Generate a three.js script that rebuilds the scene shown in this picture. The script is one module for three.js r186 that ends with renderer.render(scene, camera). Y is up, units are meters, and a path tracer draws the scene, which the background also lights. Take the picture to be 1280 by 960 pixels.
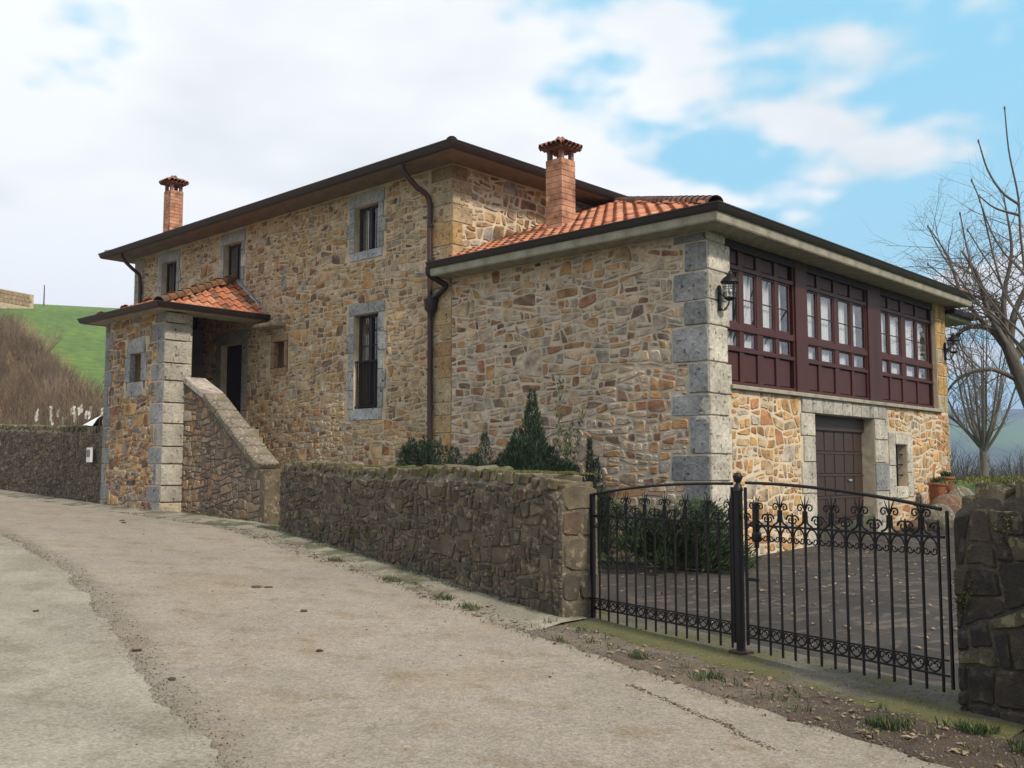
import * as THREE from 'three';
import { mergeGeometries, mergeVertices, toCreasedNormals } from 'three/addons/utils/BufferGeometryUtils.js';
import { RoundedBoxGeometry } from 'three/addons/geometries/RoundedBoxGeometry.js';

// ---------------------------------------------------------------- helpers needed by the sky
function rngOf(seed) { let a = seed >>> 0; return () => { a = (a + 0x6D2B79F5) | 0; let t = Math.imul(a ^ (a >>> 15), 1 | a); t = (t + Math.imul(t ^ (t >>> 7), 61 | t)) ^ t; return ((t ^ (t >>> 14)) >>> 0) / 4294967296; }; }
function hash2(x, y, s) { let h = Math.imul(x, 374761393) + Math.imul(y, 668265263) + Math.imul(s, 2246822519); h = Math.imul(h ^ (h >>> 13), 1274126177); h ^= h >>> 16; return (h >>> 0) / 4294967296; }
function vnoise(x, y, s, per = 0) {
  let xi = Math.floor(x), yi = Math.floor(y), fx = x - xi, fy = y - yi, xj = xi + 1, yj = yi + 1;
  fx = fx * fx * (3 - 2 * fx); fy = fy * fy * (3 - 2 * fy);
  if (per) { xi %= per; xj %= per; yi %= per; yj %= per; if (xi < 0) xi += per; if (xj < 0) xj += per; if (yi < 0) yi += per; if (yj < 0) yj += per; }
  const a = hash2(xi, yi, s), b = hash2(xj, yi, s), c = hash2(xi, yj, s), d = hash2(xj, yj, s);
  return a + (b - a) * fx + (c - a) * fy + (a - b - c + d) * fx * fy;
}
function fbm(x, y, s, oct = 5, per = 0) { let v = 0, a = .5, n = 0; for (let i = 0; i < oct; i++) { v += a * vnoise(x, y, s + i * 17, per); n += a; a *= .5; x *= 2; y *= 2; per *= 2; } return v / n; }
const clamp = (v, a = 0, b = 1) => Math.min(b, Math.max(a, v));
const lerp = (a, b, t) => a + (b - a) * t;
const sstep = (a, b, v) => { const t = clamp((v - a) / (b - a)); return t * t * (3 - 2 * t); };
const V3 = (x, y, z) => new THREE.Vector3(x, y, z);

// ---------------------------------------------------------------- camera, sky, sun, exposure
const scene = new THREE.Scene();
const renderer = new THREE.WebGLRenderer({ antialias: true });
renderer.toneMapping = THREE.LinearToneMapping;
renderer.toneMappingExposure = 1.22;
renderer.shadowMap.enabled = true;
const camera = new THREE.PerspectiveCamera(42.05, 4 / 3, 0.1, 9000);
const EYE = V3(-13.35, 1.41, 8.30);
camera.position.copy(EYE);
{ const h = THREE.MathUtils.degToRad(43.1), p = Math.atan(108 / 1249);
  camera.lookAt(EYE.x + Math.cos(h) * Math.cos(p), EYE.y + Math.sin(p), EYE.z - Math.sin(h) * Math.cos(p)); }

function makeSky() {
  const W = 1792, H = 896, data = new Float32Array(W * H * 4);
  for (let j = 0; j < H; j++) {
    const el = ((j + .5) / H - .5) * Math.PI, y = Math.sin(el), ch = Math.cos(el);
    for (let i = 0; i < W; i++) {
      const az = ((i + .5) / W - .5) * 2 * Math.PI, x = Math.cos(az) * ch, z = Math.sin(az) * ch, k = (j * W + i) * 4;
      let r, g, b;
      if (y < -.01) { r = .30; g = .30; b = .27; } else {
        const e = Math.max(y, 0), t = Math.pow(1 - e, 4);
        r = lerp(.25, .50, t); g = lerp(.59, .73, t); b = lerp(.80, .83, t);
        // one layer of broken cloud, seen in perspective
        const q = 1 / (e + .13), cx = x * q, cz = z * q;
        const n = fbm(cx * 1.5 + 13.1, cz * 1.5 + 7.7, 11, 6), n2 = fbm(cx * 4.2 + 15, cz * 4.2 + 6, 31, 5), n3 = fbm(cx * .5 + 20, cz * .5 + 5, 51, 3);
        const thin = Math.pow(.5 + .5 * Math.cos(az + .15), 7);            // the cover breaks up towards the east
        const cov = n * .55 + n2 * .45 + (n3 - .5) * .2 - lerp(.17, .535, thin) + .12 * (1 - sstep(.10, .30, e)) - .10 * sstep(.22, .42, e) * thin;
        const c = sstep(-.03, .075, cov) * .98;
        const sh = fbm(cx * 1.6 - 8, cz * 1.6 + 2, 71, 6), lum = clamp(.93 - Math.max(0, sh - .42) * .66, .70, .93);
        r = lerp(r, lum * (.975 - .12 * Math.max(0, sh - .45)), c); g = lerp(g, lum * .988, c); b = lerp(b, lum * 1.0, c);
      }
      data[k] = r; data[k + 1] = g; data[k + 2] = b; data[k + 3] = 1;
    }
  }
  const t = new THREE.DataTexture(data, W, H, THREE.RGBAFormat, THREE.FloatType);
  t.mapping = THREE.EquirectangularReflectionMapping; t.magFilter = t.minFilter = THREE.LinearFilter; t.wrapS = THREE.RepeatWrapping; t.needsUpdate = true;
  return t;
}
const skyTex = makeSky();
scene.background = skyTex; scene.environment = skyTex; scene.backgroundIntensity = 1; scene.environmentIntensity = 1;
const sun = new THREE.DirectionalLight(new THREE.Color(1, .90, .76), 3.3);
{ const d = V3(-.10, .70, .70).normalize().multiplyScalar(60); sun.position.copy(d); sun.target.position.set(0, 0, 0); }
sun.castShadow = true; sun.shadow.radius = 10; sun.shadow.mapSize.set(2048, 2048);
Object.assign(sun.shadow.camera, { left: -40, right: 40, top: 40, bottom: -40, near: 1, far: 160 });
scene.add(sun, sun.target);
scene.fog = new THREE.FogExp2(new THREE.Color(.36, .50, .80), 0.00036);

// ---------------------------------------------------------------- textures and materials
function tex(size, fn, srgb = true) {
  const d = new Uint8Array(size * size * 4);
  for (let j = 0; j < size; j++) for (let i = 0; i < size; i++) { const c = fn(i / size, j / size), k = (j * size + i) * 4; for (let q = 0; q < 3; q++) { let v = clamp(Array.isArray(c) ? c[q] : c); if (srgb) v = v <= .0031308 ? v * 12.92 : 1.055 * Math.pow(v, 1 / 2.4) - .055; d[k + q] = Math.round(v * 255); } d[k + 3] = 255; }
  const t = new THREE.DataTexture(d, size, size, THREE.RGBAFormat); t.wrapS = t.wrapT = THREE.RepeatWrapping; t.magFilter = THREE.LinearFilter; t.minFilter = THREE.LinearMipmapLinearFilter; t.generateMipmaps = true; if (srgb) t.colorSpace = THREE.SRGBColorSpace; t.needsUpdate = true; return t;
}
const rep = (t, r) => { const c = t.clone(); c.repeat.set(r, r); c.needsUpdate = true; return c; };
const T = {};
T.grain = tex(512, (u, v) => { const a = fbm(u * 8, v * 8, 3, 6, 8), b = vnoise(u * 128, v * 128, 9, 128), c = fbm(u * 3, v * 3, 41, 3, 3); return clamp(.18 + a * 1.0 + (b - .5) * .30 + (c - .5) * .40); });
T.grainB = tex(512, (u, v) => clamp(fbm(u * 10, v * 10, 23, 6, 10) * .8 + vnoise(u * 160, v * 160, 5, 160) * .2), false);
T.dress = tex(512, (u, v) => clamp(.66 + (fbm(u * 26, v * 26, 141, 4, 26) - .5) * .55 + (vnoise(u * 170, v * 170, 142, 170) - .5) * .26 + (fbm(u * 4, v * 4, 143, 3, 4) - .5) * .42 - .35 * sstep(.70, .76, fbm(u * 15, v * 15, 144, 3, 15))));
T.mortar = tex(512, (u, v) => { const a = fbm(u * 6, v * 6, 13, 6, 6), b = vnoise(u * 200, v * 200, 19, 200); const s = .55 + a * .5 + (b - .5) * .2; return [s, s * .985, s * .96]; });
T.lichen = tex(512, (u, v) => {
  const a = fbm(u * 8, v * 8, 63, 6, 8), b = vnoise(u * 200, v * 200, 64, 200), l = fbm(u * 22, v * 22, 65, 4, 22), m = fbm(u * 5, v * 5, 66, 4, 5), o = fbm(u * 14, v * 14, 67, 4, 14);
  let s = .16 + a * .52 + (b - .5) * .22; let c = [s, s * .94, s * .88];
  const k = sstep(.58, .66, l) * sstep(.36, .56, m); c = c.map((q, i) => lerp(q, [.95, .93, .80][i], k * .9));
  const k2 = sstep(.60, .70, o) * sstep(.5, .62, 1 - m); c = c.map((q, i) => lerp(q, [.50, .50, .22][i], k2 * .7));
  return c;
});
T.road = tex(1024, (u, v) => {
  const b = vnoise(u * 340, v * 340, 2, 340), b2 = vnoise(u * 170, v * 170, 4, 170), a = fbm(u * 6, v * 6, 7, 5, 6);
  let s = .64 + (b - .5) * .30 + (b2 - .5) * .30 + (vnoise(u * 60, v * 60, 12, 60) - .5) * .14 + (a - .5) * .24; let c = [s * 1.0, s * .975, s * .93];
  const k = sstep(.60, .72, fbm(u * 9, v * 9, 91, 5, 9)) * .16; c = [c[0] * (1 - k * .7), c[1] * (1 - k), c[2] * (1 - k * 1.5)];
  return c;
});
T.roadB = tex(512, (u, v) => clamp(vnoise(u * 170, v * 170, 2, 170) * .6 + vnoise(u * 85, v * 85, 6, 85) * .4), false);
T.conc = tex(512, (u, v) => {
  const a = fbm(u * 5, v * 5, 101, 6, 5), b = vnoise(u * 256, v * 256, 102, 256), l = fbm(u * 12, v * 12, 103, 5, 12);
  let s = .62 + (a - .5) * .38 + (b - .5) * .30 + (vnoise(u * 150, v * 150, 104, 150) - .5) * .2; const k = sstep(.58, .70, l) * .3; return [s * (1 - k * .5), s * (1 - k * .55), s * (.95 - k * .65)];
});
T.slate = tex(512, (u, v) => {   // dark crazy paving with pale scratches and leaf litter
  const a = fbm(u * 6, v * 6, 111, 6, 6), b = vnoise(u * 300, v * 300, 112, 300), wx = fbm(u * 4, v * 4, 117, 3, 4) * 1.6, st = fbm(u * 10 + wx, v * 30 + wx * 3, 113, 4, 10), st2 = fbm(u * 30 + wx * 3, v * 10 - wx, 115, 4, 10);
  let s = .36 + (a - .5) * .5 + (b - .5) * .2; let c = [s, s * .95, s * .93]; const k = Math.max(sstep(.62, .72, st), sstep(.66, .74, st2)); return c.map((q, i) => lerp(q, [.95, .85, .72][i], k * .8));
});
T.dirt = tex(512, (u, v) => { const a = fbm(u * 8, v * 8, 121, 6, 8), b = vnoise(u * 170, v * 170, 122, 170); const s = .35 + a * .6 + (b - .5) * .5; return [s, s * .92, s * .84]; });
T.wood = tex(512, (u, v) => { const g = fbm(u * 60, v * 3, 131, 4, 0 || 3), a = fbm(u * 6, v * 6, 132, 4, 6); const s = .72 + (g - .5) * .4 + (a - .5) * .2; return s; });
const col = (r, g, b) => new THREE.Color().setRGB(r, g, b);
const std = (r, g, b, o = {}) => new THREE.MeshStandardMaterial({ color: col(r, g, b), roughness: .9, ...o });
const M = {
  stone: new THREE.MeshStandardMaterial({ vertexColors: true, map: T.grain, bumpMap: T.grainB, bumpScale: .03, roughness: .95, color: col(1.30, 1.23, 1.27) }),
  dressed: new THREE.MeshStandardMaterial({ vertexColors: true, map: T.dress, bumpMap: T.dress, bumpScale: .010, roughness: .95, color: col(1.3, 1.3, 1.3) }),
  old: new THREE.MeshStandardMaterial({ vertexColors: true, map: T.lichen, bumpMap: T.grainB, bumpScale: .02, roughness: .97, color: col(1.5, 1.5, 1.5) }),
  mortarAnnex: std(.60, .52, .41, { map: T.mortar, bumpMap: T.grainB, bumpScale: .012 }),
  mortarMain: std(.58, .475, .335, { map: T.mortar, bumpMap: T.grainB, bumpScale: .012 }),
  mortarFront: std(.68, .585, .43, { map: T.mortar, bumpMap: T.grainB, bumpScale: .012 }),
  mortarOld: std(.27, .235, .18, { map: T.lichen, bumpMap: T.grainB, bumpScale: .02 }),
  concrete: std(.52, .48, .40, { map: T.conc, roughness: .9 }),
  soffit: std(.20, .16, .13, { map: T.mortar }),
  gutter: std(.020, .013, .013, { roughness: .5 }),
  pipe: std(.055, .027, .024, { roughness: .42, metalness: .3 }),
  maroon: std(.076, .0165, .0125, { roughness: .5, map: T.wood }),
  darkwood: std(.030, .012, .013, { roughness: .55, map: T.wood }),
  garage: std(.042, .026, .020, { roughness: .5 }),
  dark: std(.03, .028, .026),
  plaster: std(.16, .14, .12, { map: T.mortar }),
  curtain: new THREE.MeshPhysicalMaterial({ color: col(.66, .68, .70), roughness: 1, transmission: .3, thickness: 0, side: THREE.DoubleSide }),
  glass: new THREE.MeshPhysicalMaterial({ color: 0xffffff, roughness: .02, transmission: 1, thickness: 0, ior: 1.52, specularIntensity: 1 }),
  tile: [std(.52, .185, .085, { map: T.grain }), std(.58, .225, .115, { map: T.grain }), std(.42, .15, .075, { map: T.grain }), std(.46, .23, .145, { map: T.grain }), std(.30, .15, .09, { map: T.lichen }), std(.62, .28, .16, { map: T.grain })],
  ridge: [std(.30, .135, .085, { map: T.grain }), std(.36, .17, .11, { map: T.grain }), std(.24, .12, .085, { map: T.grain })],
  ridgeOld: [std(.30, .15, .07, { map: T.lichen }), std(.24, .13, .065, { map: T.lichen })],
  brick: [std(.56, .28, .17, { map: T.grain }), std(.50, .25, .155, { map: T.grain }), std(.60, .33, .21, { map: T.grain })],
  iron: std(.016, .014, .014, { roughness: .5, metalness: .5 }),
  road: new THREE.MeshStandardMaterial({ vertexColors: true, map: rep(T.road, .45), bumpMap: rep(T.roadB, .5), bumpScale: .006, roughness: .95 }),
  slab: new THREE.MeshStandardMaterial({ vertexColors: true, map: rep(T.conc, .35), bumpMap: rep(T.roadB, .5), bumpScale: .004, roughness: .93 }),
  verge: new THREE.MeshStandardMaterial({ vertexColors: true, map: rep(T.dirt, .8), bumpMap: rep(T.roadB, 1), bumpScale: .02, roughness: 1 }),
  yard: new THREE.MeshStandardMaterial({ vertexColors: true, map: rep(T.slate, .35), bumpMap: rep(T.grainB, .6), bumpScale: .01, roughness: .9 }),
  land: new THREE.MeshStandardMaterial({ vertexColors: true, roughness: 1, map: T.dirt, color: col(1.6, 1.6, 1.6) }),
  leaf: new THREE.MeshStandardMaterial({ vertexColors: true, roughness: .8, side: THREE.DoubleSide }),
  bark: std(.16, .135, .112, { map: T.grain, bumpMap: T.grainB, bumpScale: .02 }),
  barkPale: std(.17, .15, .125, { map: T.grain }),
  twig: std(.13, .108, .094),
  white: std(.80, .80, .78, { roughness: .6 }),
  plateGrey: std(.16, .16, .17, { roughness: .5 }),
  lead: std(.30, .34, .38, { roughness: .5, metalness: .3 }),
  clay: std(.42, .15, .075, { map: T.grain }),
  litter: new THREE.MeshStandardMaterial({ vertexColors: true, roughness: 1, side: THREE.DoubleSide }),
};

// ---------------------------------------------------------------- object helpers
const counts = {};
function numbered(n) { const k = counts[n] = (counts[n] ?? -1) + 1; return k ? `${n}_${String(k).padStart(3, '0')}` : n; }
function obj(name, geo, mat, parent) {
  if (Array.isArray(geo)) geo = merge(geo);
  const m = new THREE.Mesh(geo, mat); m.name = parent ? name : numbered(name); m.castShadow = m.receiveShadow = true; (parent || scene).add(m); return m;
}
function merge(list) { const g = list.map(q => { const c = q.index ? q.toNonIndexed() : q.clone(); for (const k of Object.keys(c.attributes)) if (!['position', 'normal', 'uv', 'color'].includes(k)) c.deleteAttribute(k); return c; }); const hasC = g.every(q => q.attributes.color); if (!hasC) g.forEach(q => q.deleteAttribute('color')); return g.length === 1 ? g[0] : mergeGeometries(g, false); }
function thing(name, label, category, group, pos = [0, 0, 0]) { const o = new THREE.Group(); o.name = numbered(name); o.position.set(...pos); o.userData = { label, category }; if (group) o.userData.group = group; scene.add(o); return o; }
function tag(o, label, category, group) { Object.assign(o.userData, { label, category }); if (group) o.userData.group = group; return o; }
function setting(o, label) { o.userData.kind = 'structure'; if (label) o.userData.label = label; return o; }
function stuff(o) { o.userData.kind = 'stuff'; return o; }
const box = (x0, x1, y0, y1, z0, z1) => { const g = new THREE.BoxGeometry(x1 - x0, y1 - y0, z1 - z0); g.translate((x0 + x1) / 2, (y0 + y1) / 2, (z0 + z1) / 2); boxUV(g); return g; };
function boxUV(g) { // uv in metres by dominant normal
  const p = g.attributes.position, n = g.attributes.normal, uv = new Float32Array(p.count * 2);
  for (let i = 0; i < p.count; i++) { const ax = Math.abs(n.getX(i)), ay = Math.abs(n.getY(i)), az = Math.abs(n.getZ(i)); if (ay > ax && ay > az) { uv[2 * i] = p.getX(i); uv[2 * i + 1] = p.getZ(i); } else if (ax > az) { uv[2 * i] = p.getZ(i); uv[2 * i + 1] = p.getY(i); } else { uv[2 * i] = p.getX(i); uv[2 * i + 1] = p.getY(i); } }
  g.setAttribute('uv', new THREE.BufferAttribute(uv, 2)); return g;
}
const rbox = (x0, x1, y0, y1, z0, z1, r = .012) => { const g = new RoundedBoxGeometry(x1 - x0, y1 - y0, z1 - z0, 2, Math.min(r, (x1 - x0) / 2.01, (y1 - y0) / 2.01, (z1 - z0) / 2.01)); g.translate((x0 + x1) / 2, (y0 + y1) / 2, (z0 + z1) / 2); return boxUV(g); };
function paint(g, c) { const n = g.attributes.position.count, a = new Float32Array(n * 3); for (let i = 0; i < n; i++) { a[3 * i] = c[0]; a[3 * i + 1] = c[1]; a[3 * i + 2] = c[2]; } g.setAttribute('color', new THREE.BufferAttribute(a, 3)); return g; }
function tube(pts, r0, r1, rad = 6, seg = 0) { // tapered tube along a polyline
  const cv = new THREE.CatmullRomCurve3(pts.map(p => p.isVector3 ? p : V3(...p))), n = seg || Math.max(2, (pts.length - 1) * 3);
  const g = new THREE.TubeGeometry(cv, n, 1, rad, false), P = g.attributes.position;
  for (let i = 0; i <= n; i++) { const c = cv.getPointAt(i / n), r = lerp(r0, r1, i / n); for (let j = 0; j <= rad; j++) { const k = i * (rad + 1) + j; P.setXYZ(k, c.x + (P.getX(k) - c.x) * r, c.y + (P.getY(k) - c.y) * r, c.z + (P.getZ(k) - c.z) * r); } }
  return g;
}
// a wall face: origin O, horizontal axis U, outward normal N ; local (u,v,d)
class Face { constructor(O, U, N) { this.O = V3(...O); this.U = V3(...U); this.N = V3(...N); this.m = new THREE.Matrix4().makeBasis(this.U, V3(0, 1, 0), this.N).setPosition(this.O); } put(g) { g.applyMatrix4(this.m); return g; } at(u, v, d = 0) { return V3(u, v, d).applyMatrix4(this.m); } }
function wallPanel(face, outline, holes, thick) { // solid wall with openings, outer face at d=0
  const s = new THREE.Shape(outline.map(p => new THREE.Vector2(...p)));
  for (const [u0, u1, v0, v1] of holes) { const h = new THREE.Path(); h.moveTo(u0, v0); h.lineTo(u0, v1); h.lineTo(u1, v1); h.lineTo(u1, v0); h.closePath(); s.holes.push(h); }
  const g = new THREE.ExtrudeGeometry(s, { depth: thick, bevelEnabled: false }); g.translate(0, 0, -thick); return face.put(g);
}
// ---------------------------------------------------------------- rubble masonry: every stone its own small solid
function clipPoly(poly, nx, ny, c) { // keep nx*x+ny*y <= c
  const out = []; for (let i = 0; i < poly.length; i++) { const a = poly[i], b = poly[(i + 1) % poly.length], da = nx * a[0] + ny * a[1] - c, db = nx * b[0] + ny * b[1] - c; if (da <= 0) out.push(a); if ((da < 0) !== (db < 0) && da !== db) { const t = da / (da - db); out.push([a[0] + (b[0] - a[0]) * t, a[1] + (b[1] - a[1]) * t]); } } return out;
}
function stoneMesh(poly, o, R) { // poly in wall metres -> hewn stone with flat, slightly broken face
  const { face, proud = .02, shear, u0 = 0, smear, minA = .0022, rnd = .15 } = o;
  poly = poly.filter((q, i) => { const b = poly[(i + 1) % poly.length]; return Math.hypot(q[0] - b[0], q[1] - b[1]) > .012; });
  if (poly.length < 3) return null;
  const rd = []; poly.forEach((a, i) => { const b = poly[(i + 1) % poly.length], L = Math.hypot(b[0] - a[0], b[1] - a[1]), t = rnd * (.5 + R()), t2 = rnd * (.5 + R()), j = (R() - .5) * .10 * Math.min(L, .25), nx = -(b[1] - a[1]) / L, ny = (b[0] - a[0]) / L; rd.push([lerp(a[0], b[0], t), lerp(a[1], b[1], t)]); if (L > .09) rd.push([lerp(a[0], b[0], .5) + nx * j, lerp(a[1], b[1], .5) + ny * j]); rd.push([lerp(a[0], b[0], 1 - t2), lerp(a[1], b[1], 1 - t2)]); });
  let A = 0, cx = 0, cy = 0; rd.forEach((a, i) => { const b = rd[(i + 1) % rd.length], k = a[0] * b[1] - b[0] * a[1]; A += k; cx += (a[0] + b[0]) * k; cy += (a[1] + b[1]) * k; }); A /= 2; if (A < minA) return null; cx /= 6 * A; cy /= 6 * A;
  const n = rd.length, pos = [], uv = [], idx = [], cl = [], pr = proud * (.4 + 1.1 * R()), tx = (R() - .5) * (o.tilt ?? .06), ty = (R() - .5) * (o.tilt ?? .06), uo = R() * 7, vo = R() * 7, size = Math.sqrt(A), c = o.palette(R, cx, cy, size);
  const put = (x, y, d, k) => { const q = shear ? shear(x, y) : [x, y]; const P = face.at(q[0] + u0, q[1], d); pos.push(P.x, P.y, P.z); uv.push((x + uo) * .9, (y + vo) * .9); const f = .93 + .14 * R(); for (let i = 0; i < 3; i++) cl.push(smear ? lerp(c[i] * f, smear[i], k) : c[i] * f); };
  const s1 = clamp(1 - .016 / size * (1 + R()), .80, .95), depth = rd.map(q => pr + (q[0] - cx) * tx + (q[1] - cy) * ty + .008 * (R() - .5));
  rd.forEach(q => put(q[0], q[1], -.012, .55)); rd.forEach((q, i) => put(cx + (q[0] - cx) * .985, cy + (q[1] - cy) * .985, Math.max(.002, depth[i] * .5), R() < .5 ? .5 * R() : .1));
  for (let k = 0; k < 2; k++) rd.forEach((q, i) => put(cx + (q[0] - cx) * s1, cy + (q[1] - cy) * s1, Math.max(.004, depth[i]), R() < .25 ? .45 * R() : 0));
  put(cx + (R() - .5) * size * .4, cy + (R() - .5) * size * .4, pr + .012 * (R() - .3), 0);
  for (let k = 0; k < 2; k++) for (let i = 0; i < n; i++) { const a = k * n + i, b = k * n + (i + 1) % n; idx.push(a, b, a + n, b, b + n, a + n); }
  for (let i = 0; i < n; i++) idx.push(3 * n + i, 3 * n + (i + 1) % n, 4 * n);
  const g = new THREE.BufferGeometry(); g.setAttribute('position', new THREE.Float32BufferAttribute(pos, 3)); g.setAttribute('uv', new THREE.Float32BufferAttribute(uv, 2)); g.setAttribute('color', new THREE.Float32BufferAttribute(cl, 3)); g.setIndex(idx); g.computeVertexNormals();
  const ctr = face.at(...(shear ? shear(cx, cy) : [cx, cy]).map((q, i) => i ? q : q + u0), 0); const toC = EYE.clone().sub(ctr), dist = toC.length();
  return { g, ctr, score: A * Math.max(.02, toC.dot(face.N) / dist) / (dist * dist) };
}
function rubble(o) {
  const { w, h, rects = [], seed = 1, joint = .022, keep, med = .03, flat = 1.5 } = o, R = rngOf(seed), stones = [], C = o.cell || .42;
  const emit = poly => {
    let cx = 0, cy = 0; for (const q of poly) { cx += q[0] / poly.length; cy += q[1] / poly.length; } if (keep && !keep(cx, cy)) return;
    poly = clipPoly(poly, -1, 0, -.004); poly = clipPoly(poly, 1, 0, w - .004); poly = clipPoly(poly, 0, -1, -.004); poly = clipPoly(poly, 0, 1, h - .004);
    for (const r of rects) { if (poly.length < 3) return; const d = [[r[0] - cx, 1, 0, r[0] - .010], [cx - r[1], -1, 0, -r[1] - .010], [r[2] - cy, 0, 1, r[2] - .010], [cy - r[3], 0, -1, -r[3] - .010]].sort((p, q) => q[0] - p[0])[0]; if (d[0] < .5) poly = clipPoly(poly, d[1], d[2], d[3]); }
    if (poly.length < 3) return; const xs = poly.map(q => q[0]), ys = poly.map(q => q[1]); if (Math.min(Math.max(...xs) - Math.min(...xs), Math.max(...ys) - Math.min(...ys)) < .035) return;
    const st = stoneMesh(poly, o, R); if (st) stones.push(st);
  };
  // broken up by near-level and near-upright joints until the stones have their size
  const split = (poly, depth) => {
    let A = 0, cx = 0, cy = 0, x0 = 9e9, x1 = -9e9, y0 = 9e9, y1 = -9e9; poly.forEach((a, i) => { const b = poly[(i + 1) % poly.length], k = a[0] * b[1] - b[0] * a[1]; A += k; cx += (a[0] + b[0]) * k; cy += (a[1] + b[1]) * k; x0 = Math.min(x0, a[0]); x1 = Math.max(x1, a[0]); y0 = Math.min(y0, a[1]); y1 = Math.max(y1, a[1]); }); A /= 2; if (poly.length < 3 || A < .0012) return; cx /= 6 * A; cy /= 6 * A;
    if (A < med * Math.exp((R() + R() + R() - 1.5) * 1.7) * 1.35 || depth > 7) return emit(poly);
    const level = (y1 - y0) * flat * (.75 + .6 * R()) > x1 - x0, an = level ? Math.PI / 2 + (R() - .5) * .52 : (R() - .5) * .75, nx = Math.cos(an), ny = Math.sin(an), c = nx * cx + ny * cy + (R() - .5) * .42 * (level ? y1 - y0 : x1 - x0), j = joint * (.22 + .45 * R());
    const p = clipPoly(poly, nx, ny, c - j), q = clipPoly(poly, -nx, -ny, -c - j); if (p.length > 2) split(p, depth + 1); if (q.length > 2) split(q, depth + 1);
  };
  let y = -.1; const line = [x => -.1]; const wave = (y, k) => x => y + .17 * (fbm(x * 1.3 + k * 7, k, seed + 400, 3) - .5) * 2; let k = 0; const rowsY = [y]; while (y < h + .1) { y += C * (.7 + .6 * R()); rowsY.push(y); line.push(wave(y, ++k)); }
  for (let r = 0; r < line.length - 1; r++) { let x = -R() * C, sl = (R() - .5) * .12; while (x < w) { const x2 = x + C * (.9 + 1.1 * R()), sl2 = (R() - .5) * .30, j = joint * .32, n = 3, poly = []; for (let i = 0; i <= n; i++) { const q = lerp(x + j, x2 - j, i / n); poly.push([q, line[r](q) + j]); } for (let i = n; i >= 0; i--) { const q = lerp(x + sl + j, x2 + sl2 - j, i / n); poly.push([q, line[r + 1](q) - j]); } split(poly, 0); x = x2; sl = sl2; } }
  return stones;
}
function coursed(o) { // squared blocks in rough courses: rows [[height, [widths...]], ...]
  const R = rngOf(o.seed), out = []; let v = 0; for (const [h, ws] of o.rows) { let u = 0; for (const w of ws) { const j = o.joint / 2, q = () => (R() - .5) * .045; const st = stoneMesh([[u + j + q(), v + j + q() * .6], [u + w - j + q(), v + j + q() * .6], [u + w - j + q(), v + h - j + q() * .6], [u + j + q(), v + h - j + q() * .6]], o, R); if (st) out.push(st); u += w; } v += h; } return out;
}
function pick(table) { let tot = 0; for (const t of table) tot += t[0]; return (R) => { let k = R() * tot; for (const t of table) { k -= t[0]; if (k <= 0) { const f = .82 + .36 * R(); const w = (R() - .5) * .06; return [t[1] * f * (1 + w), t[2] * f, t[3] * f * (1 - w)]; } } return table[0].slice(1); }; }
function layStones(list, parentOf, restParent, mat, restName, name = 'stone', max = 300) { // the largest in view are meshes of their own
  list.sort((a, b) => b.score - a.score);
  list.slice(0, max).forEach(s => { s.g.translate(-s.ctr.x, -s.ctr.y, -s.ctr.z); const m = obj(name, s.g, mat, parentOf(s)); m.position.copy(s.ctr); });
  const rest = list.slice(max).map(s => s.g); if (rest.length) stuff(obj(restName, rest, mat, restParent));
}
// a dressed block: chamfered box with slightly uneven face
function block(face, u0, u1, v0, v1, d0, d1, c, R, bev = .012) {
  const g = new RoundedBoxGeometry(u1 - u0, v1 - v0, d1 - d0, 2, Math.min(bev, (d1 - d0) / 2.1)); g.translate((u0 + u1) / 2, (v0 + v1) / 2, (d0 + d1) / 2); boxUV(g);
  const uv = g.attributes.uv, p = g.attributes.position, ou = R() * 5, ov = R() * 5; for (let i = 0; i < uv.count; i++) { uv.setXY(i, uv.getX(i) + ou, uv.getY(i) + ov); p.setZ(i, p.getZ(i) + (R() - .5) * .004); }
  const f = .88 + .24 * R(); paint(g, c.map(q => q * f)); return face.put(g);
}

// ================================================================ GROUND
const PROF = [[-60, 1.6], [-40, 1.2], [-25, .80], [-15.6, .56], [-12.6, .47], [-9.2, .36], [-7.1, .30], [-4, .155], [-1.1, -.01], [1.5, -.17], [3.6, -.225], [5.6, -.26], [9, -.32], [20, -.5], [60, -1.2]];
function prof(z) { if (z <= PROF[0][0]) return PROF[0][1]; for (let i = 0; i < PROF.length - 1; i++) { const a = PROF[i], b = PROF[i + 1]; if (z <= b[0]) { const t = (z - a[0]) / (b[0] - a[0]); const p0 = PROF[Math.max(0, i - 1)], p3 = PROF[Math.min(PROF.length - 1, i + 2)]; const m0 = (b[1] - p0[1]) / (b[0] - p0[0]) * (b[0] - a[0]), m1 = (p3[1] - a[1]) / (p3[0] - a[0]) * (b[0] - a[0]); const t2 = t * t, t3 = t2 * t; return (2 * t3 - 3 * t2 + 1) * a[1] + (t3 - 2 * t2 + t) * m0 + (-2 * t3 + 3 * t2) * b[1] + (t3 - t2) * m1; } } return PROF[PROF.length - 1][1]; }
const xw = z => z < -9 ? lerp(-2.5, -2.35, clamp((-9 - z) / 6)) + clamp((-15.6 - z) / 9) * .8 : z < -7.1 ? lerp(-3.0, -2.5, (-7.1 - z) / 1.9) : -4.86 - .262 * z;  // road-side face of the walls
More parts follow.
